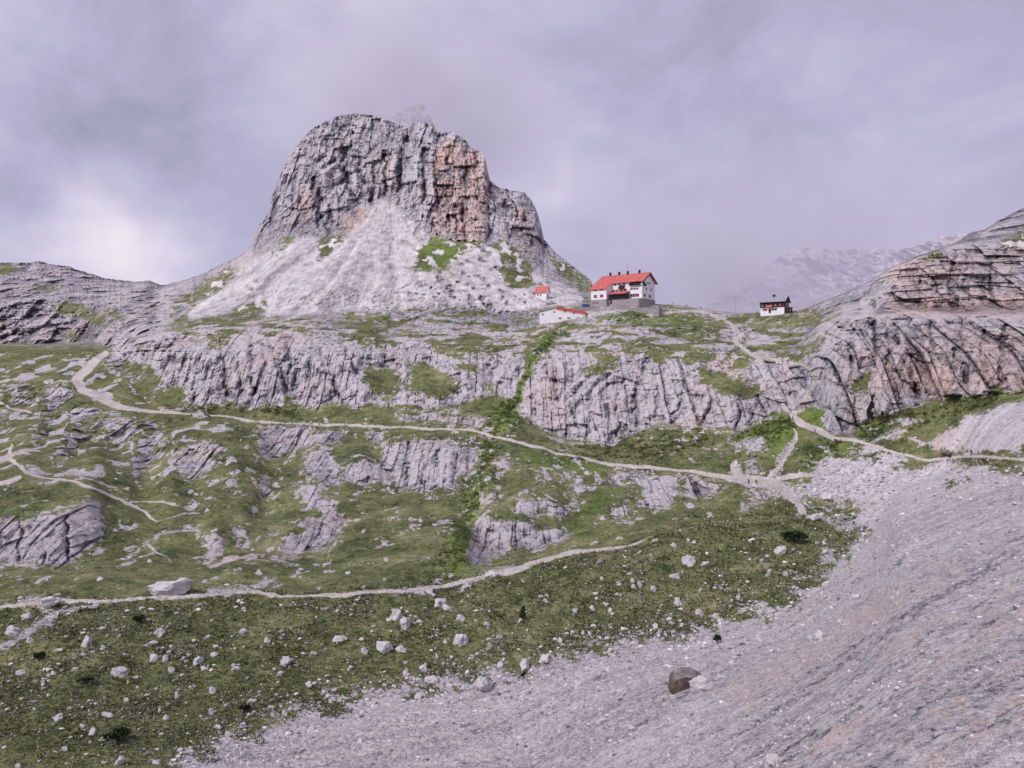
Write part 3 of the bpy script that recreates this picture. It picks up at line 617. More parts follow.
def rod(bm, p, q, r, n=6, r2=None):
    p, q = Vector(p), Vector(q); d = (q-p); L = d.length
    M = Matrix.Translation((p+q)/2) @ d.to_track_quat('Z', 'Y').to_matrix().to_4x4()
    bmesh.ops.create_cone(bm, cap_ends=True, segments=n, radius1=r, radius2=r if r2 is None else r2, depth=L, matrix=M)
def win(parent, face, u, z, w, h, shutters=True, mat=None):
    """a window on a wall: face 'f' is the long wall at y, 'g' the gable at x"""
    kind, off = face
    bm = bmesh.new(); s = w*.42 if shutters else .12
    def b(u0, u1, z0, z1, t, mi):
        if kind == 'f': box(bm, u0, u1, off-t, off+.05, z0, z1, mi)
        else: box(bm, off-.05, off+t, u0, u1, z0, z1, mi)
    b(u-w/2, u+w/2, z, z+h, .06, 0)
    b(u-w/2-s, u-w/2-.01, z-.05, z+h+.05, .10, 1); b(u+w/2+.01, u+w/2+s, z-.05, z+h+.05, .10, 1)
    b(u-w/2-.1, u+w/2+.1, z-.22, z-.06, .16, 2); b(u-.05, u+.05, z+.01, z+h-.01, .09, 2)
    return link('window', bm, [GLASS, mat or (REDTRIM if shutters else DARK), WHITE], parent)

# ------------------------------------------------------------------ the big mountain hut
def build_hut():
    th = R(-36); X0, Y0, _ = unproject(596, 305, 518)
    ZB = unproject(0, 306, 518)[2]
    r = empty('mountain_hut', (X0, Y0, ZB), th)
    tag(r, 'large white mountain hut with long red roof standing on the crest', 'mountain hut')
    L, W, SL = 33.0, 18.0, .60
    eave, ridge = 14.2, 19.6
    def zr(y): return eave + (y+.0)*SL if y < W/2 else eave + (W-y)*SL
    ridge = zr(W/2)
    bm = bmesh.new()
    prism(bm, [(0, 3.2), (W, 3.2), (W, eave), (W/2, ridge-.35), (0, eave)], 'x', 0, L)          # main block with its gables
    prism(bm, [(-6.4, 3.2), (-.01, 3.2), (-.01, eave-.3), (-6.4, eave-.3-6.4*SL)], 'x', .05, 11.2)  # projecting wing
    link('wall', bm, WHITE, r)
    bm = bmesh.new()
    box(bm, -.15, L+.15, -.15, W+.15, -9, 3.2); box(bm, -.1, 11.4, -6.6, -.16, -9, 3.15)
    box(bm, 11.41, L+.1, -4.2, -.16, -9, 2.6)
    link('stone_base', bm, STONEWALL, r)
    # roof: two pitches, the front one carried down over the wing
    bm = bmesh.new(); T = .32
    def slab(x0, x1, y0, z0, y1, z1): prism(bm, [(y0, z0), (y1, z1), (y1, z1+T), (y0, z0+T)], 'x', x0, x1)
    slab(-.9, 11.9, -7.5, eave-7.5*SL, W/2, ridge); slab(11.91, L+1.3, -1.2, eave-1.2*SL, W/2, ridge)
    slab(-.9, L+1.3, W+1.2, eave-1.2*SL, W/2+.002, ridge)
    roof = link('roof', bm, REDROOF, r)
    bm = bmesh.new()
    for k in range(24):
        x = -.6+k*1.42
        y0 = -7.4 if x < 11.6 else -1.1
        prism(bm, [(y0, eave+y0*SL+T+.005), (W/2, ridge+T+.005), (W/2, ridge+T+.09), (y0, eave+y0*SL+T+.09)], 'x', x, x+.12)
    box(bm, -.95, L+1.35, W/2-.2, W/2+.2, ridge+T+.1, ridge+T+.28)
    link('roof_seam', bm, REDROOF, roof)
    for x in (5.5, 12, 18.2, 26.5):
        bm = bmesh.new(); z = ridge
        box(bm, x-.55, x+.55, W/2-.3, W/2+.6, z-.6, z+1.9); box(bm, x-.75, x+.75, W/2-.5, W/2+.8, z+1.9, z+2.15); box(bm, x-.45, x+.45, W/2-.2, W/2+.5, z+2.15, z+2.6)
        link('chimney', bm, DARK, roof)
    bm = bmesh.new(); rod(bm, (17.6, W/2+.6, ridge), (17.6, W/2+.6, ridge+6.5), .09)
    for k in range(3): rod(bm, (17.0, W/2+.6, ridge+4.6+k*.7), (18.2, W/2+.6, ridge+4.6+k*.7), .05)
    link('antenna', bm, METAL, roof)
    bm = bmesh.new()                                   # dark boards along the gable
    for y0, z0 in ((-1.2, eave-1.2*SL), (W+1.2, eave-1.2*SL)):
        prism(bm, [(y0, z0-.45), (W/2, ridge-.45), (W/2, ridge+T+.03), (y0, z0+T+.03)], 'x', L+1.32, L+1.52)
    link('bargeboard', bm, DARK, r)
    f = ('f', 0.0); fw = ('f', -6.4); fg = ('g', L)
    for x in (3.2, 7.8): win(r, fw, x, 9.0, 1.1, 1.3); win(r, fw, x, 4.5, 1.3, 1.9)
    for x in (2.4, 4.6): win(r, ('f', -6.6), x, .6, .8, 1.1)
    for x in (14.0, 17.2, 20.4): win(r, f, x, 12.2, 1.3, 1.2, False)
    for x in (13, 15.6, 18.6, 21.4): win(r, f, x, 8.2, 1.2, 1.3)
    for x in (25.6, 27.6, 29.6): win(r, f, x, 8.7, 1.4, 1.1, False)
    for x in (26.3, 29.4): win(r, f, x, 4.2, 1.6, 1.9)
    for y in (3.4, 10.6): win(r, fg, y, 4.2, 1.6, 1.8)
    for y in (6.0, 12.2): win(r, fg, y, 8.6, 1.3, 1.4, False)
    for y in (7.8, 10.2): win(r, fg, y, 12.6, 1.1, 1.2, False)
    def balcony(kind, u0, u1, z, off):
        bm = bmesh.new()
        B = (lambda a, b, c, d, e, g_: box(bm, a, b, c, d, e, g_)) if kind == 'f' else (lambda a, b, c, d, e, g_: box(bm, off-d, off-c, a, b, e, g_))
        o = off if kind == 'f' else 0
        B(u0, u1, o-1.2, o-.02, z, z+.18); B(u0, u1, o-1.2, o-1.12, z+.19, z+1.15)
        B(u0, u1, o-.06, o-.03, z+1.2, z+2.5)
        k = 0
        while u0+k*1.9 < u1: B(u0+k*1.9, u0+k*1.9+.14, o-1.11, o-.98, z+.19, z+2.6); k += 1
        return link('balcony', bm, DARK, r)
    balcony('f', 24.4, 32.4, 11.3, 0.0); balcony('g', .6, 4.0, 11.0, L)
    balcony('f', 16.8, 21.4, 9.7, 0.0)
    # veranda under its own red roof
    bm = bmesh.new(); prism(bm, [(-6.4, 6.0), (-.02, 8.0), (-.02, 8.25), (-6.4, 6.25)], 'x', 11.6, 24.6)
    link('veranda_roof', bm, REDROOF, r)
    bm = bmesh.new(); box(bm, 12.2, 24.0, -4.0, -.02, 2.62, 6.4, 0)
    for k in range(7): box(bm, 12.2+k*1.95, 12.32+k*1.95, -4.08, -4.01, 2.62, 6.4, 1)
    box(bm, 12.2, 24.1, -4.12, -4.09, 2.62, 3.4, 1)
    link('veranda', bm, [GLASS, DARK], r)
    bm = bmesh.new(); box(bm, 12.6, 14.0, -4.32, -4.21, .2, 2.4); link('door', bm, DARK, r)
    return r
build_hut()

# retaining wall of the terrace, with railing
def build_wall():
    a = Vector(unproject(589, 308.5, 498)); b = Vector(unproject(659, 306.8, 480)); d = b-a; L = d.length
    r = empty('terrace_wall', a, math.atan2(d.y, d.x))
    tag(r, 'rough stone retaining wall with thin railing below the white mountain hut', 'retaining wall')
    bm = bmesh.new()
    n = 24
    for i in range(n):
        x0, x1 = L*i/n, L*(i+1)/n
        box(bm, x0, x1-.01, -.5-random.uniform(0, .25), .6, -11, random.uniform(-.35, 0)+d.z*i/n)
    link('wall', bm, STONEWALL, r)
    bm = bmesh.new(); box(bm, 0, L, .61, 9, -8, -.4+d.z*.5); link('terrace_floor', bm, STONEWALL, r)
    bm = bmesh.new()
    for i in range(n+1): rod(bm, (L*i/n, -.2, d.z*i/n-.3), (L*i/n, -.2, d.z*i/n+1.1), .05, 5)
    for h in (.55, 1.1): rod(bm, (0, -.2, h), (L, -.2, d.z+h), .05, 5)
    link('railing', bm, METAL, r)
build_wall()

# ------------------------------------------------------------------ chapel
def build_chapel():
    p, _ = on(541, 298); r = empty('chapel', (p[0], p[1]-1.0, p[2]-.2), R(-28))
    tag(r, 'small white chapel with steep red roof left of the big hut', 'chapel')
    L, W, H, RZ = 8.2, 5.6, 4.8, 8.4
    x0 = -4.2
    bm = bmesh.new(); prism(bm, [(0, -3), (W, -3), (W, H), (W/2, RZ-.3), (0, H)], 'x', x0, x0+L); link('wall', bm, WHITE, r)
    bm = bmesh.new(); s = (RZ-H)/(W/2)
    prism(bm, [(-.7, H-.7*s), (W/2, RZ), (W/2, RZ+.25), (-.7, H-.7*s+.25)], 'x', x0-.6, x0+L+.6)
    prism(bm, [(W+.7, H-.7*s), (W/2+.002, RZ), (W/2+.002, RZ+.25), (W+.7, H-.7*s+.25)], 'x', x0-.6, x0+L+.6)
    link('roof', bm, REDROOF, r)
    for x in (x0+1.8, x0+4.0): win(r, ('f', 0.0), x, 1.7, .7, 1.5, False)
    bm = bmesh.new(); box(bm, x0+L-.05, x0+L+.08, 2.1, 3.4, 0, 2.6); prism(bm, [(2.1, 2.61), (3.4, 2.61), (2.75, 3.2)], 'x', x0+L-.04, x0+L+.07)
    link('door', bm, DARK, r)
build_chapel()

# ------------------------------------------------------------------ long low white annexe below the terrace
def build_annexe():
    X0, Y0, Z0 = unproject(539.5, 320, 492)
    r = empty('storage_building', (X0, Y0, Z0), R(-6))
    tag(r, 'long low white building with slanting orange-red roof edge below the hut terrace', 'outbuilding')
    bm = bmesh.new()
    prism(bm, [(0, -4), (28.2, -4), (28.2, 3.5), (10.5, 6.9), (0, 4.4)], 'y', 0, 9); link('wall', bm, WHITE, r)
    bm = bmesh.new()
    prism(bm, [(29.0, 3.3), (29.0, 4.5), (11.0, 7.9), (9.8, 7.6), (9.8, 7.0), (10.6, 6.95)], 'y', -.8, 9.5)
    prism(bm, [(-.5, 4.35), (9.79, 6.85), (9.79, 7.15), (-.5, 4.65)], 'y', -.15, 9.4, 1)
    link('roof', bm, [flat_material('orange_red_roof', (.62, .085, .04), .6), STONEWALL], r)
    for x, z in ((2.0, 3.0), (9.0, 4.4), (15.5, 4.7), (21.0, 3.5)): win(r, ('f', 0.0), x, z, .9, .9, False)
    for x, z in ((12.5, .6), (18.0, .6), (23.8, .6)): win(r, ('f', 0.0), x, z, 1.6, .8, False)
    bm = bmesh.new(); box(bm, 26.4, 27.6, -.1, .03, -.6, 1.8); link('door', bm, DARK, r)
build_annexe()

# ------------------------------------------------------------------ old hut on the saddle
def build_old_hut():
    p, _ = on(775, 314.5); X0, Y0, _ = unproject(760.5, 314, 468); ZB = unproject(0, 313.6, 468)[2]
    r = empty('old_hut', (X0, Y0, ZB), R(-34))
    tag(r, 'small old hut with white ground floor, dark timber storey and grey roof', 'mountain hut')
    L, W = 13.6, 8.4; H1, H2, RZ = 3.2, 6.9, 9.6
    bm = bmesh.new(); box(bm, 0, L, 0, W, -4, H1); link('wall', bm, WHITE, r)
    bm = bmesh.new(); prism(bm, [(-.25, H1+.01), (W+.25, H1+.01), (W+.25, H2), (W/2, RZ-.2), (-.25, H2)], 'x', -.25, L+.25)
    for k in range(22): box(bm, -.2+k*.62, -.1+k*.62, -.33, -.255, H1+.05, H2-.05, 1)
    link('timber_storey', bm, [REDWOOD, DARK], r)
    s = (RZ-H2)/(W/2+.25); bm = bmesh.new()
    prism(bm, [(-1.3, H2-1.05*s), (W/2, RZ), (W/2, RZ+.25), (-1.3, H2-1.05*s+.25)], 'x', -1, L+1.1)
    prism(bm, [(W+1.3, H2-1.05*s), (W/2+.002, RZ), (W/2+.002, RZ+.25), (W+1.3, H2-1.05*s+.25)], 'x', -1, L+1.1)
    roof = link('roof', bm, GREYROOF, r)
    bm = bmesh.new()
    for y0 in (-1.3, W+1.3): prism(bm, [(y0, H2-1.05*s-.35), (W/2, RZ-.35), (W/2, RZ+.27), (y0, H2-1.05*s+.27)], 'x', L+1.12, L+1.3)
    link('bargeboard', bm, DARK, r)
    bm = bmesh.new(); box(bm, 5.9, 7.3, W/2-.2, W/2+.7, RZ-.5, RZ+1.2); box(bm, 5.7, 7.5, W/2-.4, W/2+.9, RZ+1.2, RZ+1.4); link('chimney', bm, DARK, roof)
    for x in (2.6, 8.2): win(r, ('f', 0.0), x, 1.5, 1.4, 1.3)
    for x in (1.2, 3.6, 6.2, 8.8, 11.2): win(r, ('f', -.33), x, H1+1.0, .9, 1.0, False)
    win(r, ('g', L+.25), W/2, H1+1.3, 1.2, 1.3, True, WHITE)
    bm = bmesh.new(); box(bm, 4.8, 6.0, -.1, .03, 0, 2.4); link('door', bm, DARK, r)
    bm = bmesh.new(); prism(bm, [(-1.9, 3.2), (-.36, 4.3), (-.36, 4.5), (-1.9, 3.4)], 'x', 4.0, 6.8); link('awning', bm, REDROOF, r)
    bm = bmesh.new(); box(bm, L+.02, L+2.6, .8, W-.6, -3, 3.0, 0); box(bm, L+.02, L+2.9, .5, W-.3, 3.0, 3.2, 1)
    box(bm, L+2.6, L+2.66, 2.4, 4.0, .8, 2.2, 2)
    link('porch', bm, [DARK, GREYROOF, WHITE], r)
build_old_hut()

# mast beside the old hut
p, _ = on(735, 314); r = empty('flag_mast', p)
tag(r, 'thin grey mast standing alone on the saddle between the two huts', 'mast')
bm = bmesh.new(); rod(bm, (0, 0, -1), (0, 0, 10.6), .13, 8, .07); link('pole', bm, METAL, r)
bm = bmesh.new(); box(bm, -.45, .45, -.45, .45, -1, .35); link('footing', bm, STONEWALL, r)
bm = bmesh.new(); rod(bm, (-.5, 0, 10.0), (.5, 0, 10.0), .06); bmesh.ops.create_uvsphere(bm, u_segments=8, v_segments=6, radius=.16, matrix=Matrix.Translation((0, 0, 10.7))); link('masthead', bm, METAL, r)

# blue van parked at the corner of the hut
def build_van():
    x, y, z = unproject(586, 307.6, 505); r = empty('parked_van', (x, y, z), R(8))
    tag(r, 'blue van parked against the left corner of the white mountain hut', 'van')
    bm = bmesh.new(); prism(bm, [(-2.5, .35), (2.4, .35), (2.5, 1.0), (1.75, 1.2), (1.15, 2.05), (-2.4, 2.1), (-2.5, 1.2)], 'y', -.95, .95)
    bmesh.ops.bevel(bm, geom=bm.edges[:], offset=.08, segments=2, affect='EDGES'); link('body', bm, BLUE, r)
    bm = bmesh.new(); prism(bm, [(-2.1, 1.3), (1.45, 1.3), (1.0, 1.9), (-2.1, 1.9)], 'y', -.98, .98); link('side_window', bm, GLASS, r)
    bm = bmesh.new(); prism(bm, [(1.80, 1.22), (1.84, 1.27), (1.28, 2.0), (1.22, 1.98)], 'y', -.8, .8); link('windscreen', bm, GLASS, r)
    for sx in (-1.6, 1.55):
        for sy in (-.9, .9):
            bm = bmesh.new(); rod(bm, (sx, sy-.12, .36), (sx, sy+.12, .36), .36, 14); w = link('wheel', bm, TYRE, r)
            bm = bmesh.new(); rod(bm, (sx, sy-.14, .36), (sx, sy+.14, .36), .18, 10); link('rim', bm, METAL, w)
    bm = bmesh.new(); box(bm, -9, 6, -4, 4, -7, -.02); o = link('parking_apron', bm, STONEWALL); o.location = r.location; o.rotation_euler = r.rotation_euler; o['kind'] = 'structure'
build_van()

# ------------------------------------------------------------------ tunnels and caves in the rock (parts of their cliffs)
def cave(px, py, w, h, parent, name='cave_opening'):
    p, n = on(px, py); m = p[1]/F
    bm = bmesh.new(); ring = []
    for k in range(14):
        a = 2*math.pi*k/14; rr_ = 1+.18*math.sin(3*a+px)+random.uniform(-.08, .08)
        ring.append((w*m*.5*rr_*math.cos(a), h*m*.5*rr_*math.sin(a)))
    dep = .5*max(w, h)*m
    front = [bm.verts.new((x, -.25*m, z)) for x, z in ring]; back = [bm.verts.new((x*.6, dep*.4, z*.6)) for x, z in ring]
    for k in range(14): bm.faces.new((front[k], front[(k+1) % 14], back[(k+1) % 14], back[k]))
    bm.faces.new(back); bm.faces.new(front[::-1])  # front is closed too; the hole's darkness is painted by its material
    o = link(name, bm, CAVE, parent); o.location = (p[0], p[1]-.9*m, p[2])
tw = TERR['rock_tower']; rc_ = TERR['rock_cliff']
for a in ((436.5,234.5,2.6,4), (450.5,239.5,3,3.4), (459,241,4.5,3.8), (465.5,241,3.6,3.6), (474,241,3,3.2), (353,132.5,3,4)): cave(*a, tw)
for a in ((871,410,8,17), (882.5,413.5,4,6), (873,398,4,8), (790,395,3,8)): cave(*a, rc_)

# ------------------------------------------------------------------ boulders
def ico(sub):
    bm = bmesh.new(); bmesh.ops.create_icosphere(bm, subdivisions=sub, radius=1)
    V = np.array([q.co[:] for q in bm.verts]); Fc = np.array([[q.index for q in f.verts] for f in bm.faces]); bm.free(); return V, Fc
ICO = {k: ico(k) for k in (1, 2, 3, 4)}
def rock_verts(seed, sub, cuts=11, rough=.10):
    rs = np.random.RandomState(seed); V = ICO[sub][0].copy()
    for _ in range(cuts):
        n = rs.normal(size=3); n /= np.linalg.norm(n); h = rs.uniform(.45, .85)
        V -= n*np.maximum(V@n-h, 0)[:, None]
    s = rs.uniform(0, 90)
    V *= (1+rough*fbm(V[:,0]*1.9+s, V[:,1]*1.9, V[:,2]*1.9, 3))[:, None]
    return V/np.abs(V).max(0)*np.array([1, 1, 1.0])
def boulder(px, py, w, h, label, group=None, mat=None, seed=None, sub=3, name='boulder', mesh=None, tilt=0.0, cat='boulder'):
    p, n = on(px, py+h*.38); m = p[1]/F
    h *= 1.12
    if mesh is None:
        V = rock_verts(seed or int(px*7+py), 4, 15, .24)
        sub = 4
        mesh = mesh_from(name, V, ICO[sub][1], mat or STONE, smooth=False); o = mesh
    else:
        o = bpy.data.objects.new(name, mesh); C.objects.link(o)
    sx, sz = w*m/2, h*m/2
    o.scale = (sx*.95, (sx+sz)*.5, sz*1.12); o.rotation_euler = (0, tilt, random.uniform(-.5, .5) if group else 0)
    o.location = (p[0], p[1]+.1*sx, p[2]+sz*.25)
    return tag(o, label, cat, group)
NOTABLE = [
 (170,587,47,20,'largest pale boulder, long and low, lying just above the lower trail'),
 (482,681,28,24,'big rounded grey boulder at the lower edge of the grassy slope above the scree'),
 (461,637,19,13,'squat pale boulder on open grass, upper right of the big grey boulder'),
 (384,643,20,17,'cube-like pale boulder in the middle of the grassy slope'),
 (397,613,16,15,'upper boulder of the broken pair between trail and cube-like boulder'),
 (405,622,12,13,'blocky boulder leaning against the broken pair below the trail'),
 (160,632,12,11,'rounded grey boulder alone on grass under the long low boulder'),
 (689,559,14,14,'pointed grey boulder high on the grassy slope on the right'),
 (676,575,15,9,'flat white boulder just below the pointed grey boulder'),
 (706,564,12,6,'low white stone beside the pointed grey boulder'),
 (653,587,9,8,'white boulder in the line of stones left of the flat white boulder'),
 (677,601,10,10,'pitted pale boulder below the flat white boulder'),
 (703,684,29,19,'grey boulder lying right beside the brown overhanging boulder in the scree'),
 (826,496,12,10,'dark grey boulder lying on pale scree under the upper trail'),
 (813,516,14,8,'tilted flat grey slab at the top corner of the green hill'),
 (780,549,14,10,'white lumpy boulder just below the dark bush'),
 (822,633,20,14,'largest of the dusty grey boulders sunk in the scree gully'),
 (843,622,14,9,'dusty grey boulder at the upper end of the gully cluster'),
 (857,596,9,8,'pale boulder alone high in the scree gully'),
 (899,592,6,5,'small dark stone alone on the pale scree slope'),
 (775,760,17,14,'pale rounded boulder at the bottom edge of the scree slope'),
 (580,684,20,10,'flat pale slab half buried in rubble below the green slope'),
 (10,628,17,12,'grey boulder at the left edge beside the rubble strip'),
 (26,615,13,12,'pinkish boulder between the lower trail and the rubble strip'),
 (48,601,24,15,'broad earthy boulder right at the lower trail on the left'),
 (494,574,19,6,'long flat pale slab lying just above the lower trail'),
 (199,660,12,10,'round pitted boulder on grass in the left foreground'),
 (214,653,9,8,'smooth pale boulder next to the round pitted boulder'),
 (154,656,12,10,'pale boulder heading a small chain of stones on the left slope'),
 (119,672,17,12,'broken white boulder pile-top in the middle of the left slope'),
 (423,667,11,10,'upright pale stone between cube-like and big grey boulder'),
 (433,679,18,7,'long low pale stone left of the big grey boulder'),
 (285,661,16,11,'twin-topped pale boulder on the left slope'),
 (545,658,15,9,'pale boulder on the lower edge of the grass, near the rubble'),
 (524,664,11,14,'upright pale boulder where grass meets rubble'),
 (338,637,19,10,'wide pale boulder with split top on the central slope'),
 (440,602,14,11,'pale boulder close under the lower trail bend'),
 (742,609,14,9,'white boulder above the rubble edge at the right of the grass'),
]
for x, y, w, h, l in NOTABLE: boulder(x, y, w, h, l, sub=4 if w > 15 else 3)
# the overhanging brown boulder in the scree
m_, nt_, b_ = newmat('rusty_grey_rock', .95); g_ = G(nt_)
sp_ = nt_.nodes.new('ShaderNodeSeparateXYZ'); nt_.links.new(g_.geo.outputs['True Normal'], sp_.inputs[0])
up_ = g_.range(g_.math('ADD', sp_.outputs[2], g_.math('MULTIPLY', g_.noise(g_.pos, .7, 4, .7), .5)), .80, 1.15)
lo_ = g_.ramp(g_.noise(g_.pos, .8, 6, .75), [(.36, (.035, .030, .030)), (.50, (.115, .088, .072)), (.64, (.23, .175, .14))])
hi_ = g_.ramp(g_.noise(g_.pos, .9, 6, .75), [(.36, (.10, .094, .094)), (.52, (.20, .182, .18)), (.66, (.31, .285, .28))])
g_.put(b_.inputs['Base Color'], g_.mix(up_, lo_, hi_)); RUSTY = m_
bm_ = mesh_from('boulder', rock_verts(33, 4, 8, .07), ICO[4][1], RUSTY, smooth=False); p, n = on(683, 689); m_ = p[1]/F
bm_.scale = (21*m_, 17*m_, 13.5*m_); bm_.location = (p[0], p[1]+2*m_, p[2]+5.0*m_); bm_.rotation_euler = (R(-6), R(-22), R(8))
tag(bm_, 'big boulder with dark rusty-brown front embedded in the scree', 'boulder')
MINOR = [(151,642,15,6),(243,631,9,7),(207,637,8,5),(205,667,9,5),(166,658,6,8),(171,668,8,6),(136,677,9,4),(20,672,12,6),(48,674,6,6),(54,673,6,5),(178,694,5,9),(126,699,8,6),(107,714,15,5),(58,717,10,8),(92,730,9,8),(104,738,12,6),(119,761,11,11),(64,748,8,7),(18,765,8,7),(158,761,8,7),(211,711,6,7),(166,716,8,6),(218,726,10,5),(229,733,9,6),(86,640,11,11),(58,650,14,4),(235,667,9,6),(212,690,8,7),(279,673,7,6),(309,684,8,6),(313,652,9,5),(401,649,13,7),(418,696,9,8),(396,720,8,5),(405,672,6,7),(312,727,6,5),(285,713,6,5),(437,655,4,7),(500,664,9,6),(419,620,9,4),(447,607,11,7),(461,617,10,6),(499,635,6,6),(487,623,7,4),(583,632,6,6),(592,608,6,6),(640,584,5,7),(632,580,6,6),(738,597,5,5),(764,605,7,6),(602,720,14,7),(632,727,9,5),(720,677,13,6),(674,545,8,5),(633,586,5,5),(602,577,5,6),(594,543,9,5),(620,537,8,5),(786,572,7,9),(769,572,6,9),(893,598,7,5),(812,638,14,7),(795,647,10,6),(996,648,9,6),(30,640,7,6),(75,668,8,6),(250,700,7,5),(268,640,8,6),(350,668,7,5),(365,650,8,6),(372,690,7,5),(330,700,6,5),(445,640,6,5),(520,620,6,5),(545,600,6,5),(560,640,7,6),(610,610,6,5),(575,610,6,5),(700,590,5,4),(720,620,8,6),(700,612,11,7),(716,616,10,6),(655,625,7,6),(610,650,8,6),(505,690,9,6),(540,690,8,5),(490,720,7,5),(760,640,8,5),(735,650,7,5),(420,720,7,5),(360,740,8,5),(300,750,7,5),(620,690,8,5),(650,700,8,5),(560,730,7,5),(700,720,6,4),(302,569,6,3),(348,573,7,3),(298,573,5,3),(205,581,6,4),(100,578,8,4),(38,582,8,4),(150,560,6,4),(240,568,6,5),(258,571,10,8),(655,540,7,4),(640,552,6,4),(688,540,6,4)]
VAR = [mesh_from('boulder', rock_verts(100+k, 3, 14, .22), ICO[3][1], STONE, smooth=False) for k in range(7)]
used = set()
for x, y, w, h in MINOR:
    k = random.randrange(7)
    if y < 590: l, gname = 'small pale stone lying in the grass above the lower trail', 'stones above the lower trail'
    elif (x > 795) or (y > 735-(x-256)*.2 and x > 256): l, gname = 'small pale boulder lying loose in the scree and rubble', 'loose boulders in the scree'
    else: l, gname = 'small pale limestone boulder strewn on the grassy slope below the lower trail', 'boulders strewn on the grassy slope'
    if k not in used:
        used.add(k); o = VAR[k]; p, n = on(x, y+h*.38); m = p[1]/F
        o.scale = (w*m*.46, (w+h)*m*.24, h*m*.55); o.location = (p[0], p[1], p[2]+h*m*.12); tag(o, l, 'boulder', gname)
    else: boulder(x, y, w, h, l, gname, mesh=VAR[k].data)

# loose stones and rubble nobody could count
def scatter(name, picks, sizes, sub, mat, squash=.7, jit=1.0, var=6, cuts=9, seed0=300):
    base = [rock_verts(seed0+k, sub, cuts, .12) for k in range(var)]; Fc = ICO[sub][1]
    n = len(picks); V = []; Q_ = []; nv = len(base[0]); which = RS.randint(0, var, n)
    ang = RS.uniform(0, 6.28, n); ca, sa = np.cos(ang), np.sin(ang)
    asp = RS.uniform(.65, 1.35, n)
    Vb = np.stack(base)[which]                                      # n, nv, 3
    x = Vb[..., 0]*ca[:, None]-Vb[..., 1]*sa[:, None]; y = Vb[..., 0]*sa[:, None]+Vb[..., 1]*ca[:, None]
    V = np.stack([x*(sizes*asp)[:, None], y*sizes[:, None], Vb[..., 2]*(sizes*squash)[:, None]], -1) + picks[:, None, :]
    Q_ = Fc[None] + (np.arange(n)*nv)[:, None, None]
    o = mesh_from(name, V.reshape(-1, 3), Q_.reshape(-1, 3), mat, smooth=False); o['kind'] = 'stuff'; return o
mSw_e = ext(mSw)
inv_ = (np.arange(NR)[:, None] < NV-30) & (GXe > -120) & (GXe < 1150) & (GYe < 800) & (GYe > 450)
def pick(prob, n):
    pr = (prob*inv_).ravel().astype(np.float64); cs_ = np.cumsum(pr); r = RS.uniform(0, cs_[-1], n)
    k = np.searchsorted(cs_, r); return np.minimum(k, pr.size-1)
clump = sstep(-.05, .55, fbm(X/9, Y/9, 0*X+31, 3)) + .05
band = sstep(.15, .6, ridge(X/22+Y/60, Y/16, 0*X+12, 2)-.45)
D3 = np.broadcast_to(np.interp(GXe[0], [q[0] for q in LINES[3]], [q[1] for q in LINES[3]])[None, :], GYe.shape)
grassy = (mS < .45)*(mP < .4)*(mR < .4)*(GYe > D3-6)
k = pick(grassy*(clump*(.35+band)+.10+1.3*sstep(.08, .42, mS)), 9500); pts = Pf[k].astype(float)
px_ = np.minimum(.62*RS.pareto(2.0, len(k))+.72, 4.2); sz = px_*pts[:, 1]/F*.62
pts[:, 2] += sz*.25
scatter('loose_stones', pts, sz, 1, PALE, .75)
grassy2 = (mS < .5)*(mP < .4)*(mR < .5)*(GYe <= D3-4)
k = pick(grassy2*(clump**2+.8*sstep(.08, .4, mR)), 3600); pts = Pf[k].astype(float); sz = np.minimum(.4*RS.pareto(2.2, len(k))+.5, 2.4)*pts[:, 1]/F*.6
scatter('scattered_stones', pts, sz, 1, STONE, .7, seed0=340)
scr = (mS > .25)*(mP < .5)
k = pick(scr*(.25+clump*(1+1.5*(np.abs(mS-.6) < .3))), 24000); pts = Pf[k].astype(float)
px_ = np.minimum(.5*RS.pareto(1.9, len(k))+.5, 4.2); sz = px_*pts[:, 1]/F*.6; sz = np.minimum(sz, .62)
scatter('scree_rubble', pts, sz, 1, PALE, .6, seed0=360)
edge_ = np.clip(4*mSw_e*(1-mSw_e), 0, 1)*(mP < .5)*(GYe > 470)*(.25+clump)
k = pick(edge_, 5200); pts = Pf[k].astype(float); px_ = np.minimum(.8*RS.pareto(2.2, len(k))+1.0, 4.6); sz = px_*pts[:, 1]/F*.58
scatter('rubble', pts, sz, 1, PALE, .7, seed0=380)
k = pick((mS > .3)*(mSw_e > .5)*(GYe > 470)*(.35+1.3*(GYe < 700-(GXe-690)*.60)), 5200); pts = Pf[k].astype(float); px_ = np.minimum(.8*RS.pareto(2.3, len(k))+1.1, 6); sz = np.minimum(px_*pts[:, 1]/F*.58, .6)
scatter('coarse_scree', pts, sz, 2, STONE, .6, seed0=390)

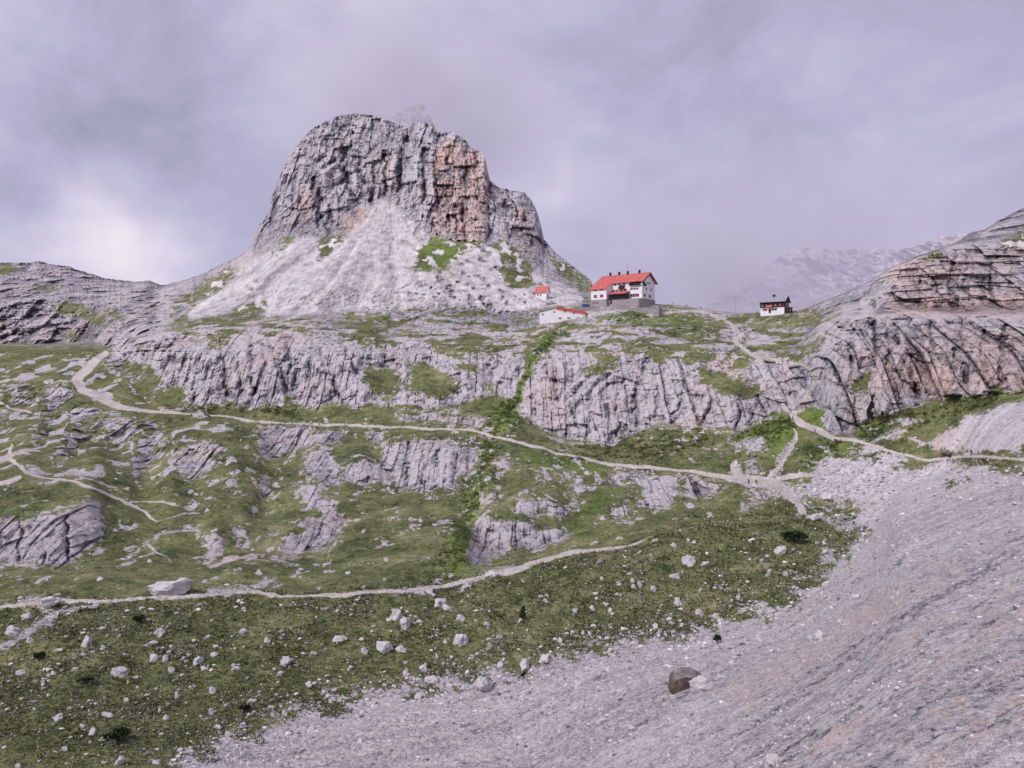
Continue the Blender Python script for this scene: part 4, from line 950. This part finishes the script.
# tufts of grass on the near slope
m_, nt_, b_ = newmat('tuft_grass', .9); g_ = G(nt_)
g_.put(b_.inputs['Base Color'], g_.ramp(g_.math('ADD', g_.math('MULTIPLY', g_.geo.outputs['Random Per Island'], .45), g_.math('MULTIPLY', g_.noise(g_.pos, .12, 4, .7), .75)), [(.34, (.030, .042, .018)), (.55, (.115, .125, .050)), (.72, (.20, .195, .095)), (.86, (.36, .33, .20))])); TUFT = m_
k = pick(grassy*(.25+clump), 24000); pts = Pf[k].astype(float); n_ = len(k); nb_ = 5
a_ = RS.uniform(0, 6.28, (n_, nb_)); ln_ = (RS.uniform(.55, 1.25, (n_, nb_))*(pts[:, 1]/F*2.3)[:, None])
root = pts[:, None, :] + np.stack([np.cos(a_)*ln_*.25, np.sin(a_)*ln_*.25, 0*a_-.03], -1)
tip = root + np.stack([np.cos(a_)*ln_*.55, np.sin(a_)*ln_*.55, ln_*.75], -1)
sd_ = np.stack([-np.sin(a_), np.cos(a_), 0*a_], -1)*(ln_*.22)[..., None]
V = np.stack([root-sd_, root+sd_, tip+sd_*.3, tip-sd_*.3], 2).reshape(-1, 3)
o = mesh_from('grass_tufts', V, np.arange(len(V)).reshape(-1, 4), TUFT, smooth=False); o['kind'] = 'stuff'

# ------------------------------------------------------------------ dwarf pines
def leafmat(name, a, b_):
    m, nt, b = newmat(name, .8); g = G(nt)
    oi = g.geo.outputs['Random Per Island']; g.put(b.inputs['Base Color'], g.ramp(oi, [(.1, a), (.9, b_)])); return m
NEEDLE = leafmat('pine_needles', (.012, .022, .012), (.045, .062, .030)); BARK = flat_material('pine_bark', (.09, .065, .045), .9)
RHODO = leafmat('alpenrose_leaves', (.045, .060, .020), (.15, .17, .06))
def foliage(n, rx, ry, rz, leaf, lumps=7, seed=0, up=False):
    rs = np.random.RandomState(seed)
    if up: c = np.stack([rs.normal(0, .12, 9)*rx, rs.normal(0, .12, 9)*ry, np.linspace(.15, .92, 9)*2*rz], 1); rad = np.linspace(.85, .18, 9)
    else:
        c = rs.uniform(-1, 1, (lumps, 3))*np.array([rx, ry, .25*rz])*.65 + np.array([0, 0, rz*.75]); rad = rs.uniform(.35, .6, lumps)
    w = rs.randint(0, len(c), n); d = rs.normal(size=(n, 3)); d /= np.linalg.norm(d, axis=1, keepdims=True); d[:, 2] = np.where(d[:, 2] < -.2, -d[:, 2], d[:, 2])
    pos = c[w] + d*np.array([rx, ry, rz*(.25 if up else .8)])*(rad[w]*rs.uniform(.6, 1.05, n))[:, None]
    t = d+rs.normal(0, .5, (n, 3)); t /= np.linalg.norm(t, axis=1, keepdims=True); s_ = np.cross(t, rs.normal(size=(n, 3))); s_ /= np.linalg.norm(s_, axis=1, keepdims=True)
    l = leaf*rs.uniform(.6, 1.3, n)[:, None]
    V = np.stack([pos-s_*l*.3, pos+s_*l*.3, pos+t*l+s_*l*.12, pos+t*l-s_*l*.12], 1).reshape(-1, 3)
    return V, np.arange(4*n).reshape(-1, 4)
BUSH = [(118,737,23,15,0,'widest dark dwarf pine, low in the left foreground grass'),(523,615,9,15,1,'small upright dark pine standing alone on the central slope'),(794,537,25,13,0,'broad dark dwarf pine near the top of the green hill'),
 (717,639,10,11,0,'small dark dwarf pine at the rubble edge on the right'),(38,656,12,8,0,'flat dark dwarf pine on the left slope below the rubble strip'),(245,709,12,9,0,'dark dwarf pine in a grassy hollow left of centre'),
 (86,681,12,8,0,'dark dwarf pine halfway down the left slope between white stones'),(955,397,16,6,0,'dark shrub at the foot of the tall cliff on the right'),(523,676,6,7,0,'tiny dark dwarf pine where grass meets rubble'),(140,619,12,7,0,'low dark dwarf pine under the lower trail on the left'),(990,394,13,8,0,'dark shrub tucked in the corner below the cliff pillar')]
for i, (x, y, w_, h_, up, l) in enumerate(BUSH):
    p, n = on(x, y+h_*.4); m = p[1]/F
    r = empty('dwarf_pine', p); tag(r, l, 'pine bush' if not up else 'pine tree')
    V, Fq = foliage(900, w_*m*.5, w_*m*.4, h_*m*(.5 if up else .62), w_*m*.11, seed=i, up=bool(up))
    o = mesh_from('foliage', V, Fq, NEEDLE, smooth=False); o.parent = r
    bm = bmesh.new()
    rod(bm, (0, 0, -.3), (0, 0, h_*m*(.85 if up else .45)), .06*w_*m, 7, .02*w_*m)
    for k in range(5):
        a = k*1.26+i; rod(bm, (0, 0, h_*m*.12), (math.cos(a)*w_*m*.3, math.sin(a)*w_*m*.25, h_*m*.5), .025*w_*m, 5, .01*w_*m)
    link('trunk', bm, BARK, r)
# low shrubs of the gully and of the cliff foot: nobody could count them
gul = np.zeros_like(rock)
for q in ([(560,325,8),(535,365,10),(510,415,18),(490,440,30),(480,480,22),(470,520,22),(450,560,24),(430,580,14)], [(860,435,10),(900,418,12),(960,405,14),(1000,395,10)], [(750,440,30),(790,425,14)], [(560,455,8),(640,450,16),(700,440,14)], [(170,415,4),(240,404,8),(300,408,8)], [(810,455,14),(840,445,10)]): stroke(gul, q)
gl = ext(look(blur(gul, 4), GXs, GYs))*(mR < .35)*(mP < .2)*(mS < .4)*(GYe < 600)*(GYe > 315)
inv_ = np.ones_like(inv_)
k = pick(gl*(.2+clump), 2000); pts = Pf[k].astype(float)
n_l = 26
V, Fq = foliage(n_l*60, 1, 1, .8, .42, 60, 77)
Vs = []
for i in range(len(k)):
    j = RS.randint(0, 60); s_ = RS.uniform(.5, 1.35)*pts[i, 1]/420
    q = np.random.RandomState(i).normal(size=(n_l, 3))*np.array([.42, .42, .22])+np.array([0, 0, .3]); l4 = V[:4*n_l].reshape(n_l, 4, 3); l4 = l4-l4[:, :1]
    Vs.append(((q[:, None]+l4*1.3)*s_+pts[i]).reshape(-1, 3))
V = np.concatenate(Vs); o = mesh_from('shrubbery', V, np.arange(len(V)).reshape(-1, 4), RHODO, smooth=False); o['kind'] = 'stuff'

# ------------------------------------------------------------------ hikers
def skinned(name, joints, bones, mat):
    me = bpy.data.meshes.new(name); me.from_pydata([j[:3] for j in joints], bones, []); o = bpy.data.objects.new(name, me); C.objects.link(o)
    md = o.modifiers.new('skin', 'SKIN'); md.use_smooth_shade = True
    for i, j in enumerate(joints):
        s = me.skin_vertices[0].data[i]; s.radius = (j[3], j[4] if len(j) > 4 else j[3]); s.use_root = (i == 0)
    o.modifiers.new('sub', 'SUBSURF').levels = 1
    dg = bpy.context.evaluated_depsgraph_get(); m2 = bpy.data.meshes.new_from_object(o.evaluated_get(dg)); m2.name = name
    bpy.data.objects.remove(o); m2.materials.clear(); m2.materials.append(mat); return m2
SKIN = flat_material('skin', (.50, .30, .22), .6, .05); HAIR = flat_material('dark_hair', (.04, .028, .02), .8)
CLOTH = {n: flat_material(n+'_cloth', c, .85, .12, 6) for n, c in dict(red=(.70, .04, .09), dark=(.03, .032, .04), blue=(.06, .10, .24), white=(.72, .70, .70), orange=(.75, .16, .03), grey=(.16, .16, .17), green=(.06, .12, .07), khaki=(.22, .18, .11)).items()}
def pose_meshes(kind):
    st = {'walk': .26, 'stand': .05}[kind]; sw = {'walk': .22, 'stand': .03}[kind]
    J = [(0,0,.95,.13,.11),(0,0,1.16,.125,.10),(0,.0,1.38,.15,.10),(0,.0,1.50,.06),(0,-.02,1.58,.075,.085),(0,-.02,1.70,.08,.095),
         (.10,0,.90,.09),(.11,-st*.6,.50,.062),(.11,-st*.75,.08,.042),(.11,-st*.75-.16,.035,.035),(-.10,0,.90,.09),(-.11,st*.35,.50,.062),(-.11,st*1.15,.10,.042),(-.11,st*1.15-.15,.035,.035),
         (.20,.0,1.42,.055),(.25,sw,1.15,.042),(.23,sw*.6-.12,.93,.034),(-.20,.0,1.42,.055),(-.25,-sw,1.15,.042),(-.23,-sw*1.2-.12,.95,.034),
         (0,-.10,1.615,.022)]
    B = [(0,1),(1,2),(2,3),(3,4),(4,5),(0,6),(6,7),(7,8),(8,9),(0,10),(10,11),(11,12),(12,13),(2,14),(14,15),(15,16),(2,17),(17,18),(18,19),(4,20)]
    # five fingers on either hand
    for wr in (16, 19):
        x, y, z = J[wr][:3]
        for f in range(5):
            dx = (f-2)*.016; J.append((x+dx*.6, y-.02-dx, z-.055, .010)); J.append((x+dx*.6, y-.035-dx, z-.095+abs(dx)*.6, .008)); n = len(J); B += [(wr, n-2), (n-2, n-1)]
    body = skinned('person', J, B, SKIN)
    g = lambda idx, k: [(*J[i][:3], J[i][3]*k, (J[i][4] if len(J[i]) > 4 else J[i][3])*k) for i in idx]
    jac = skinned('jacket', g([0,1,2,14,15,16,17,18,19], 1.22), [(0,1),(1,2),(2,3),(3,4),(4,5),(2,6),(6,7),(7,8)], CLOTH['red'])
    tro = skinned('trousers', g([0,6,7,8,10,11,12], 1.25), [(0,1),(1,2),(2,3),(0,4),(4,5),(5,6)], CLOTH['dark'])
    return body, jac, tro
POSES = {k: pose_meshes(k) for k in ('walk', 'stand')}
def lump(name, c, r, mat):
    bm = bmesh.new(); bmesh.ops.create_icosphere(bm, subdivisions=2, radius=1)
    for q in bm.verts:
        q.co.x = (abs(q.co.x)**.6)*math.copysign(1, q.co.x)*r[0]+c[0]; q.co.y = (abs(q.co.y)**.6)*math.copysign(1, q.co.y)*r[1]+c[1]; q.co.z = (abs(q.co.z)**.7)*math.copysign(1, q.co.z)*r[2]+c[2]
    me = bpy.data.meshes.new(name); bm.to_mesh(me); bm.free(); me.materials.append(mat); return me
PACK = lump('backpack', (0, .20, 1.27), (.16, .12, .27), CLOTH['grey'])
HAIRM = lump('hair', (0, .015, 1.715), (.088, .095, .085), HAIR)
def recolour(me, mat):
    o = bpy.data.objects.new(me.name, me); C.objects.link(o)
    o.material_slots[0].link = 'OBJECT'; o.material_slots[0].material = mat; return o
def person(px, py, jacket, label, pose='walk', rz=0.0, pack=None, trousers='dark', group=None, s=1.14):
    p, n = on(px, py); b, j, t = POSES[pose]
    r = bpy.data.objects.new('person', b); C.objects.link(r); r.location = (p[0], p[1], p[2]-.02); r.rotation_euler = (0, 0, rz); r.scale = (s, s, s)
    tag(r, label, 'hiker', group)
    for me, c in ((j, jacket), (t, trousers)):
        o = recolour(me, CLOTH[c]); o.parent = r
    o = bpy.data.objects.new('hair', HAIRM); C.objects.link(o); o.parent = r
    if pack: o = recolour(PACK, CLOTH[pack]); o.parent = r
    return r
PEOPLE = [
 (637,466.5,'dark','hiker in dark clothes on the upper trail, just left of one in red','walk',1.4,'dark',None),
 (642,467,'red','hiker in bright red jacket on the upper trail below the grey cliffs','walk',1.4,'grey',None),
 (749,484,'dark','left of two dark hikers standing at the trail junction','stand',.4,'grey',None),
 (756,484.5,'dark','right of two dark hikers standing at the trail junction','walk',-.9,'dark',None),
 (311,425,'white','hiker in white shirt on the upper trail under the left cliff','walk',1.5,None,None),
 (319,426,'dark','hiker in dark clothes following the one in the white shirt','walk',1.5,'dark',None),
 (216,416,'red','hiker in dark red with pack on the left part of the upper trail','walk',1.5,'dark',None),
 (742,340,'dark','left of a pair of dark hikers climbing the path to the saddle','walk',3.0,'grey',None),
 (745,341,'grey','right of a pair of dark hikers climbing the path to the saddle','walk',3.0,'dark',None),
 (782,363.5,'red','hiker in red on the stony path below the old hut','walk',1.2,'dark',None),
 (788,364,'grey','hiker in grey just behind the one in red below the old hut','walk',1.2,None,None),
 (727,321,'orange','hiker in bright orange at the edge of the saddle near the mast','stand',.2,'orange',None),
 (673,304.5,'dark','dark figure standing on the skyline right of the big hut','stand',.8,None,None),
 (687,307,'grey','figure in grey on the skyline path between hut and mast','walk',1.3,'dark',None),
 (700,309.5,'dark','dark figure on the skyline path farther from the hut','walk',1.5,'dark',None),
 (757,314,'grey','figure at the left wall of the old hut','stand',.4,None,None),
 (806,409,'red','hiker in red on the pale path beside the small rock step','walk',.4,'grey',None),
 (790,420.5,'dark','first of two dark hikers below the rock step','walk',.7,'dark',None),
 (793,421.5,'grey','second of two hikers below the rock step, in grey','walk',.7,'dark',None),
 (815,433,'white','hiker in white where the path passes under the cliff corner','walk',1.0,'grey',None),
 (971,456,'dark','lone dark hiker on the right end of the upper trail','walk',1.5,'dark',None),
]
for i, (dx, dy, c) in enumerate(((0,0,'dark'),(2.6,.3,'blue'),(5,-.2,'dark'),(7,.5,'grey'),(3.6,-1.0,'dark'),(8.6,-.4,'dark'))):
    PEOPLE.append((942+dx, 458+dy, c, 'hiker in the tight dark group resting on the right trail', 'stand' if i % 2 else 'walk', i*1.1, 'dark' if i % 2 else None, 'hikers grouped on the right trail'))
for i in range(7):
    x = 640+i*2.6
    PEOPLE.append((x, 307, random.choice(('dark', 'blue', 'grey', 'red')), 'guest standing on the stone terrace in front of the big hut', 'stand', i*.9, None, 'guests on the hut terrace'))
for a in PEOPLE:
    x, y, c, l, po, rz, pk, gp = a
    o = person(x, y, c, l, po, rz, pk, group=gp)
    if gp == 'guests on the hut terrace':
        i = (x-640)/2.6; dpt = 484-i*1.0; q = unproject(x-1, 306.9-i*.04, dpt); o.location = (q[0], q[1]+1.6, q[2]-.35)

# ------------------------------------------------------------------ far mountains standing in the mist
def far_peak(name, prof, base, d0, depth, amp, seed_=3.3):
    xs = np.linspace(prof[0][0], prof[-1][0], 260); nv = 150
    top = np.interp(xs, [q[0] for q in prof], [q[1] for q in prof]) + 1.3*fbm(xs/9, 0*xs+d0, 0*xs, 4, .6)
    t = np.linspace(0, 1, nv)[:, None]; py = base+(top[None]-base)*t; px = np.repeat(xs[None], nv, 0)
    d = d0 + depth*t - 0*px
    x, y, z = unproject(px, py, d)
    d = d - amp*(ridge(x/110+z/240, y/400+seed_, z/420, 4, .55)-.4) - .30*amp*fbm(x/26, 0*y+seed_, z/40, 5, .62)
    d[-1] += amp
    x, y, z = unproject(px, py, d)
    x = np.concatenate([x, x[-1:]*1.3]); y = np.concatenate([y, y[-1:]+500]); z = np.concatenate([z, z[-1:]-400])
    V = np.stack([x, y, z], -1).reshape(-1, 3); ii = np.arange((nv+1)*260).reshape(nv+1, 260)
    qd = np.stack([ii[:-1,:-1], ii[:-1,1:], ii[1:,1:], ii[1:,:-1]], -1).reshape(-1, 4)
    o = mesh_from(name, V, qd, FARROCK); o['kind'] = 'structure'; return o
m_, nt_, b_ = newmat('far_limestone', .95); g_ = G(nt_)
v_ = g_.math('ADD', g_.math('MULTIPLY', g_.noise(g_.scale(g_.pos, (.016, .016, .006)), 1.0, 8, .75, .8), .5), g_.math('MULTIPLY', g_.noise(g_.pos, .03, 8, .75), .5))
g_.put(b_.inputs['Base Color'], g_.ramp(v_, [(.38, (.10, .11, .15)), (.46, (.24, .24, .29)), (.53, (.66, .57, .55)), (.62, (.95, .83, .78))])); FARROCK = m_
far_peak('far_mountain', [(640,330),(690,312),(720,296),(745,282),(760,270),(775,258),(790,252),(803,246),(815,251),(828,248),(842,250),(855,247),(868,252),(880,246),(895,250),(910,247),(940,236),(980,232),(1030,238)], 352, 1500, 420, 130)
far_peak('far_spire', [(372,140),(388,122),(397,113),(406,108),(413,105),(419,103),(423,104),(427,110),(431,118),(437,130),(450,146)], 190, 1250, 60, 30)
def mist(name, x0, x1, y0, y1, z0, z1, dens, cx, cz, rx, rz, seed):
    bm = bmesh.new(); bmesh.ops.create_icosphere(bm, subdivisions=4, radius=1)
    for q in bm.verts:
        k = 1+.16*float(fbm(q.co.x*1.7+seed, q.co.y*1.7, q.co.z*1.7, 3))
        q.co = Vector(((x0+x1)/2+q.co.x*k*(x1-x0)/2, (y0+y1)/2+q.co.y*k*(y1-y0)/2, (z0+z1)/2+q.co.z*k*(z1-z0)/2))
    m = bpy.data.materials.new('mist_'+name); m.use_nodes = True; nt = m.node_tree; nt.nodes.clear()
    out = nt.nodes.new('ShaderNodeOutputMaterial'); vp = nt.nodes.new('ShaderNodeVolumePrincipled'); nt.links.new(vp.outputs[0], out.inputs['Volume'])
    g = G(nt); vp.inputs['Color'].default_value = (.93, .90, .96, 1); vp.inputs['Anisotropy'].default_value = .2
    n = g.noise(g.scale(g.pos, (1, .6, 1.3)), .0042, 4, .55, .6)
    cc = nt.nodes.new('ShaderNodeVectorMath'); cc.operation = 'SUBTRACT'; nt.links.new(g.pos, cc.inputs[0]); cc.inputs[1].default_value = ((x0+x1)/2, (y0+y1)/2, (z0+z1)/2)
    ln = nt.nodes.new('ShaderNodeVectorMath'); ln.operation = 'LENGTH'; nt.links.new(g.scale(cc.outputs[0], (2/(x1-x0), 2/(y1-y0), 2/(z1-z0))), ln.inputs[0])
    g.put(vp.inputs['Density'], g.math('MULTIPLY', g.math('MULTIPLY', g.range(n, .34, .60, .12, 1.0), g.range(ln.outputs['Value'], .95, .25)), dens))
    o = link('mist', bm, m, smooth=True); o['kind'] = 'stuff'; return o
mist('saddle', -40, 640, 820, 1380, -160, 400, .0085, 0, 0, 0, 0, 1.0)
mist('ridge', 240, 1000, 900, 1400, 60, 420, .0022, 0, 0, 0, 0, 3.0)
mist('tower', -380, 120, 850, 1200, 180, 520, .014, 0, 0, 0, 0, 5.0)


# ------------------------------------------------------------------ light, sky, camera
sun = bpy.data.lights.new('sun', 'SUN'); sun.energy = 2.65; sun.angle = R(10); sun.color = (1.0, .945, .92)
so = bpy.data.objects.new('sun', sun); C.objects.link(so)
SUN_EL, SUN_AZ = R(44), R(-128)                        # azimuth clockwise from +Y: high on the left, a little behind the eye
sd = Vector((math.sin(SUN_AZ)*math.cos(SUN_EL), math.cos(SUN_AZ)*math.cos(SUN_EL), math.sin(SUN_EL)))
so.rotation_euler = (-sd).to_track_quat('-Z', 'Y').to_euler()
w = bpy.data.worlds.new('World'); bpy.context.scene.world = w; w.use_nodes = True
nt = w.node_tree; bg = nt.nodes['Background']
g = G(nt)
tc = nt.nodes.new('ShaderNodeTexCoord').outputs['Generated']
sk = nt.nodes.new('ShaderNodeTexSky'); sk.sky_type = 'NISHITA'; sk.sun_disc = False; sk.sun_elevation = SUN_EL; sk.sun_rotation = SUN_AZ
sk.altitude = 2400
def blob(x, y, r):                                     # a bright or dark bank of cloud in one direction of the sky
    d = Vector(((x-CX)/F, 1, (CY-y)/F)).normalized()
    n = nt.nodes.new('ShaderNodeVectorMath'); n.operation = 'DISTANCE'; nt.links.new(warp, n.inputs[0]); n.inputs[1].default_value = d
    return g.range(n.outputs['Value'], r, 0.0)
wn = nt.nodes.new('ShaderNodeTexNoise'); nt.links.new(tc, wn.inputs['Vector']); wn.inputs['Scale'].default_value = 6; wn.inputs['Detail'].default_value = 6
wv = nt.nodes.new('ShaderNodeVectorMath'); wv.operation = 'MULTIPLY_ADD'; nt.links.new(wn.outputs['Color'], wv.inputs[0]); wv.inputs[1].default_value = (.22, .22, .22)
off = nt.nodes.new('ShaderNodeVectorMath'); off.operation = 'ADD'; nt.links.new(tc, off.inputs[0]); off.inputs[1].default_value = (-.11, -.11, -.11)
nt.links.new(off.outputs[0], wv.inputs[2]); warp = wv.outputs[0]
cl = g.noise(g.scale(tc, (1, 1, 1.7)), 3.6, 8, .62, .35)
bright = g.math('ADD', blob(60, 205, .17), g.math('ADD', g.math('MULTIPLY', blob(150, 250, .13), .7), g.math('ADD', g.math('MULTIPLY', blob(548, 165, .045), .22), g.math('MULTIPLY', blob(20, 40, .14), .5))))
dark = g.math('ADD', g.math('MULTIPLY', blob(110, 80, .22), .9), g.math('ADD', g.math('MULTIPLY', blob(850, 60, .5), .35), g.math('MULTIPLY', blob(5, 190, .08), .8)))
val = g.math('ADD', g.math('ADD', g.math('MULTIPLY', cl, .62), -.10), g.math('SUBTRACT', g.math('MULTIPLY', bright, .24), g.math('MULTIPLY', dark, .21)))
cloud = g.ramp(val, [(.03, (.36, .35, .48)), (.18, (.505, .48, .665)), (.32, (.655, .61, .775)), (.50, (.92, .84, .92))])
skc = g.mix(1.0, sk.outputs[0], (.10, .10, .10), 'MULTIPLY')
g.put(bg.inputs[0], g.mix(.93, skc, cloud)); bg.inputs[1].default_value = 1.0

cam = bpy.data.cameras.new('camera'); cam.sensor_width = 36; cam.lens = 36*F/1024; cam.clip_start = .5; cam.clip_end = 20000
co = bpy.data.objects.new('camera', cam); C.objects.link(co); co.location = (0, 0, 0); co.rotation_euler = (R(90), 0, 0)
sc = bpy.context.scene; sc.camera = co
sc.view_settings.view_transform = 'Standard'; sc.view_settings.look = 'None'; sc.view_settings.exposure = 0
sc.cycles.use_denoising = True
sc.cycles.volume_step_rate = 2.0; sc.cycles.volume_max_steps = 128; sc.cycles.use_adaptive_sampling = True; sc.cycles.adaptive_threshold = .02
sc.cycles.max_bounces = 4; sc.cycles.diffuse_bounces = 2; sc.cycles.volume_bounces = 1
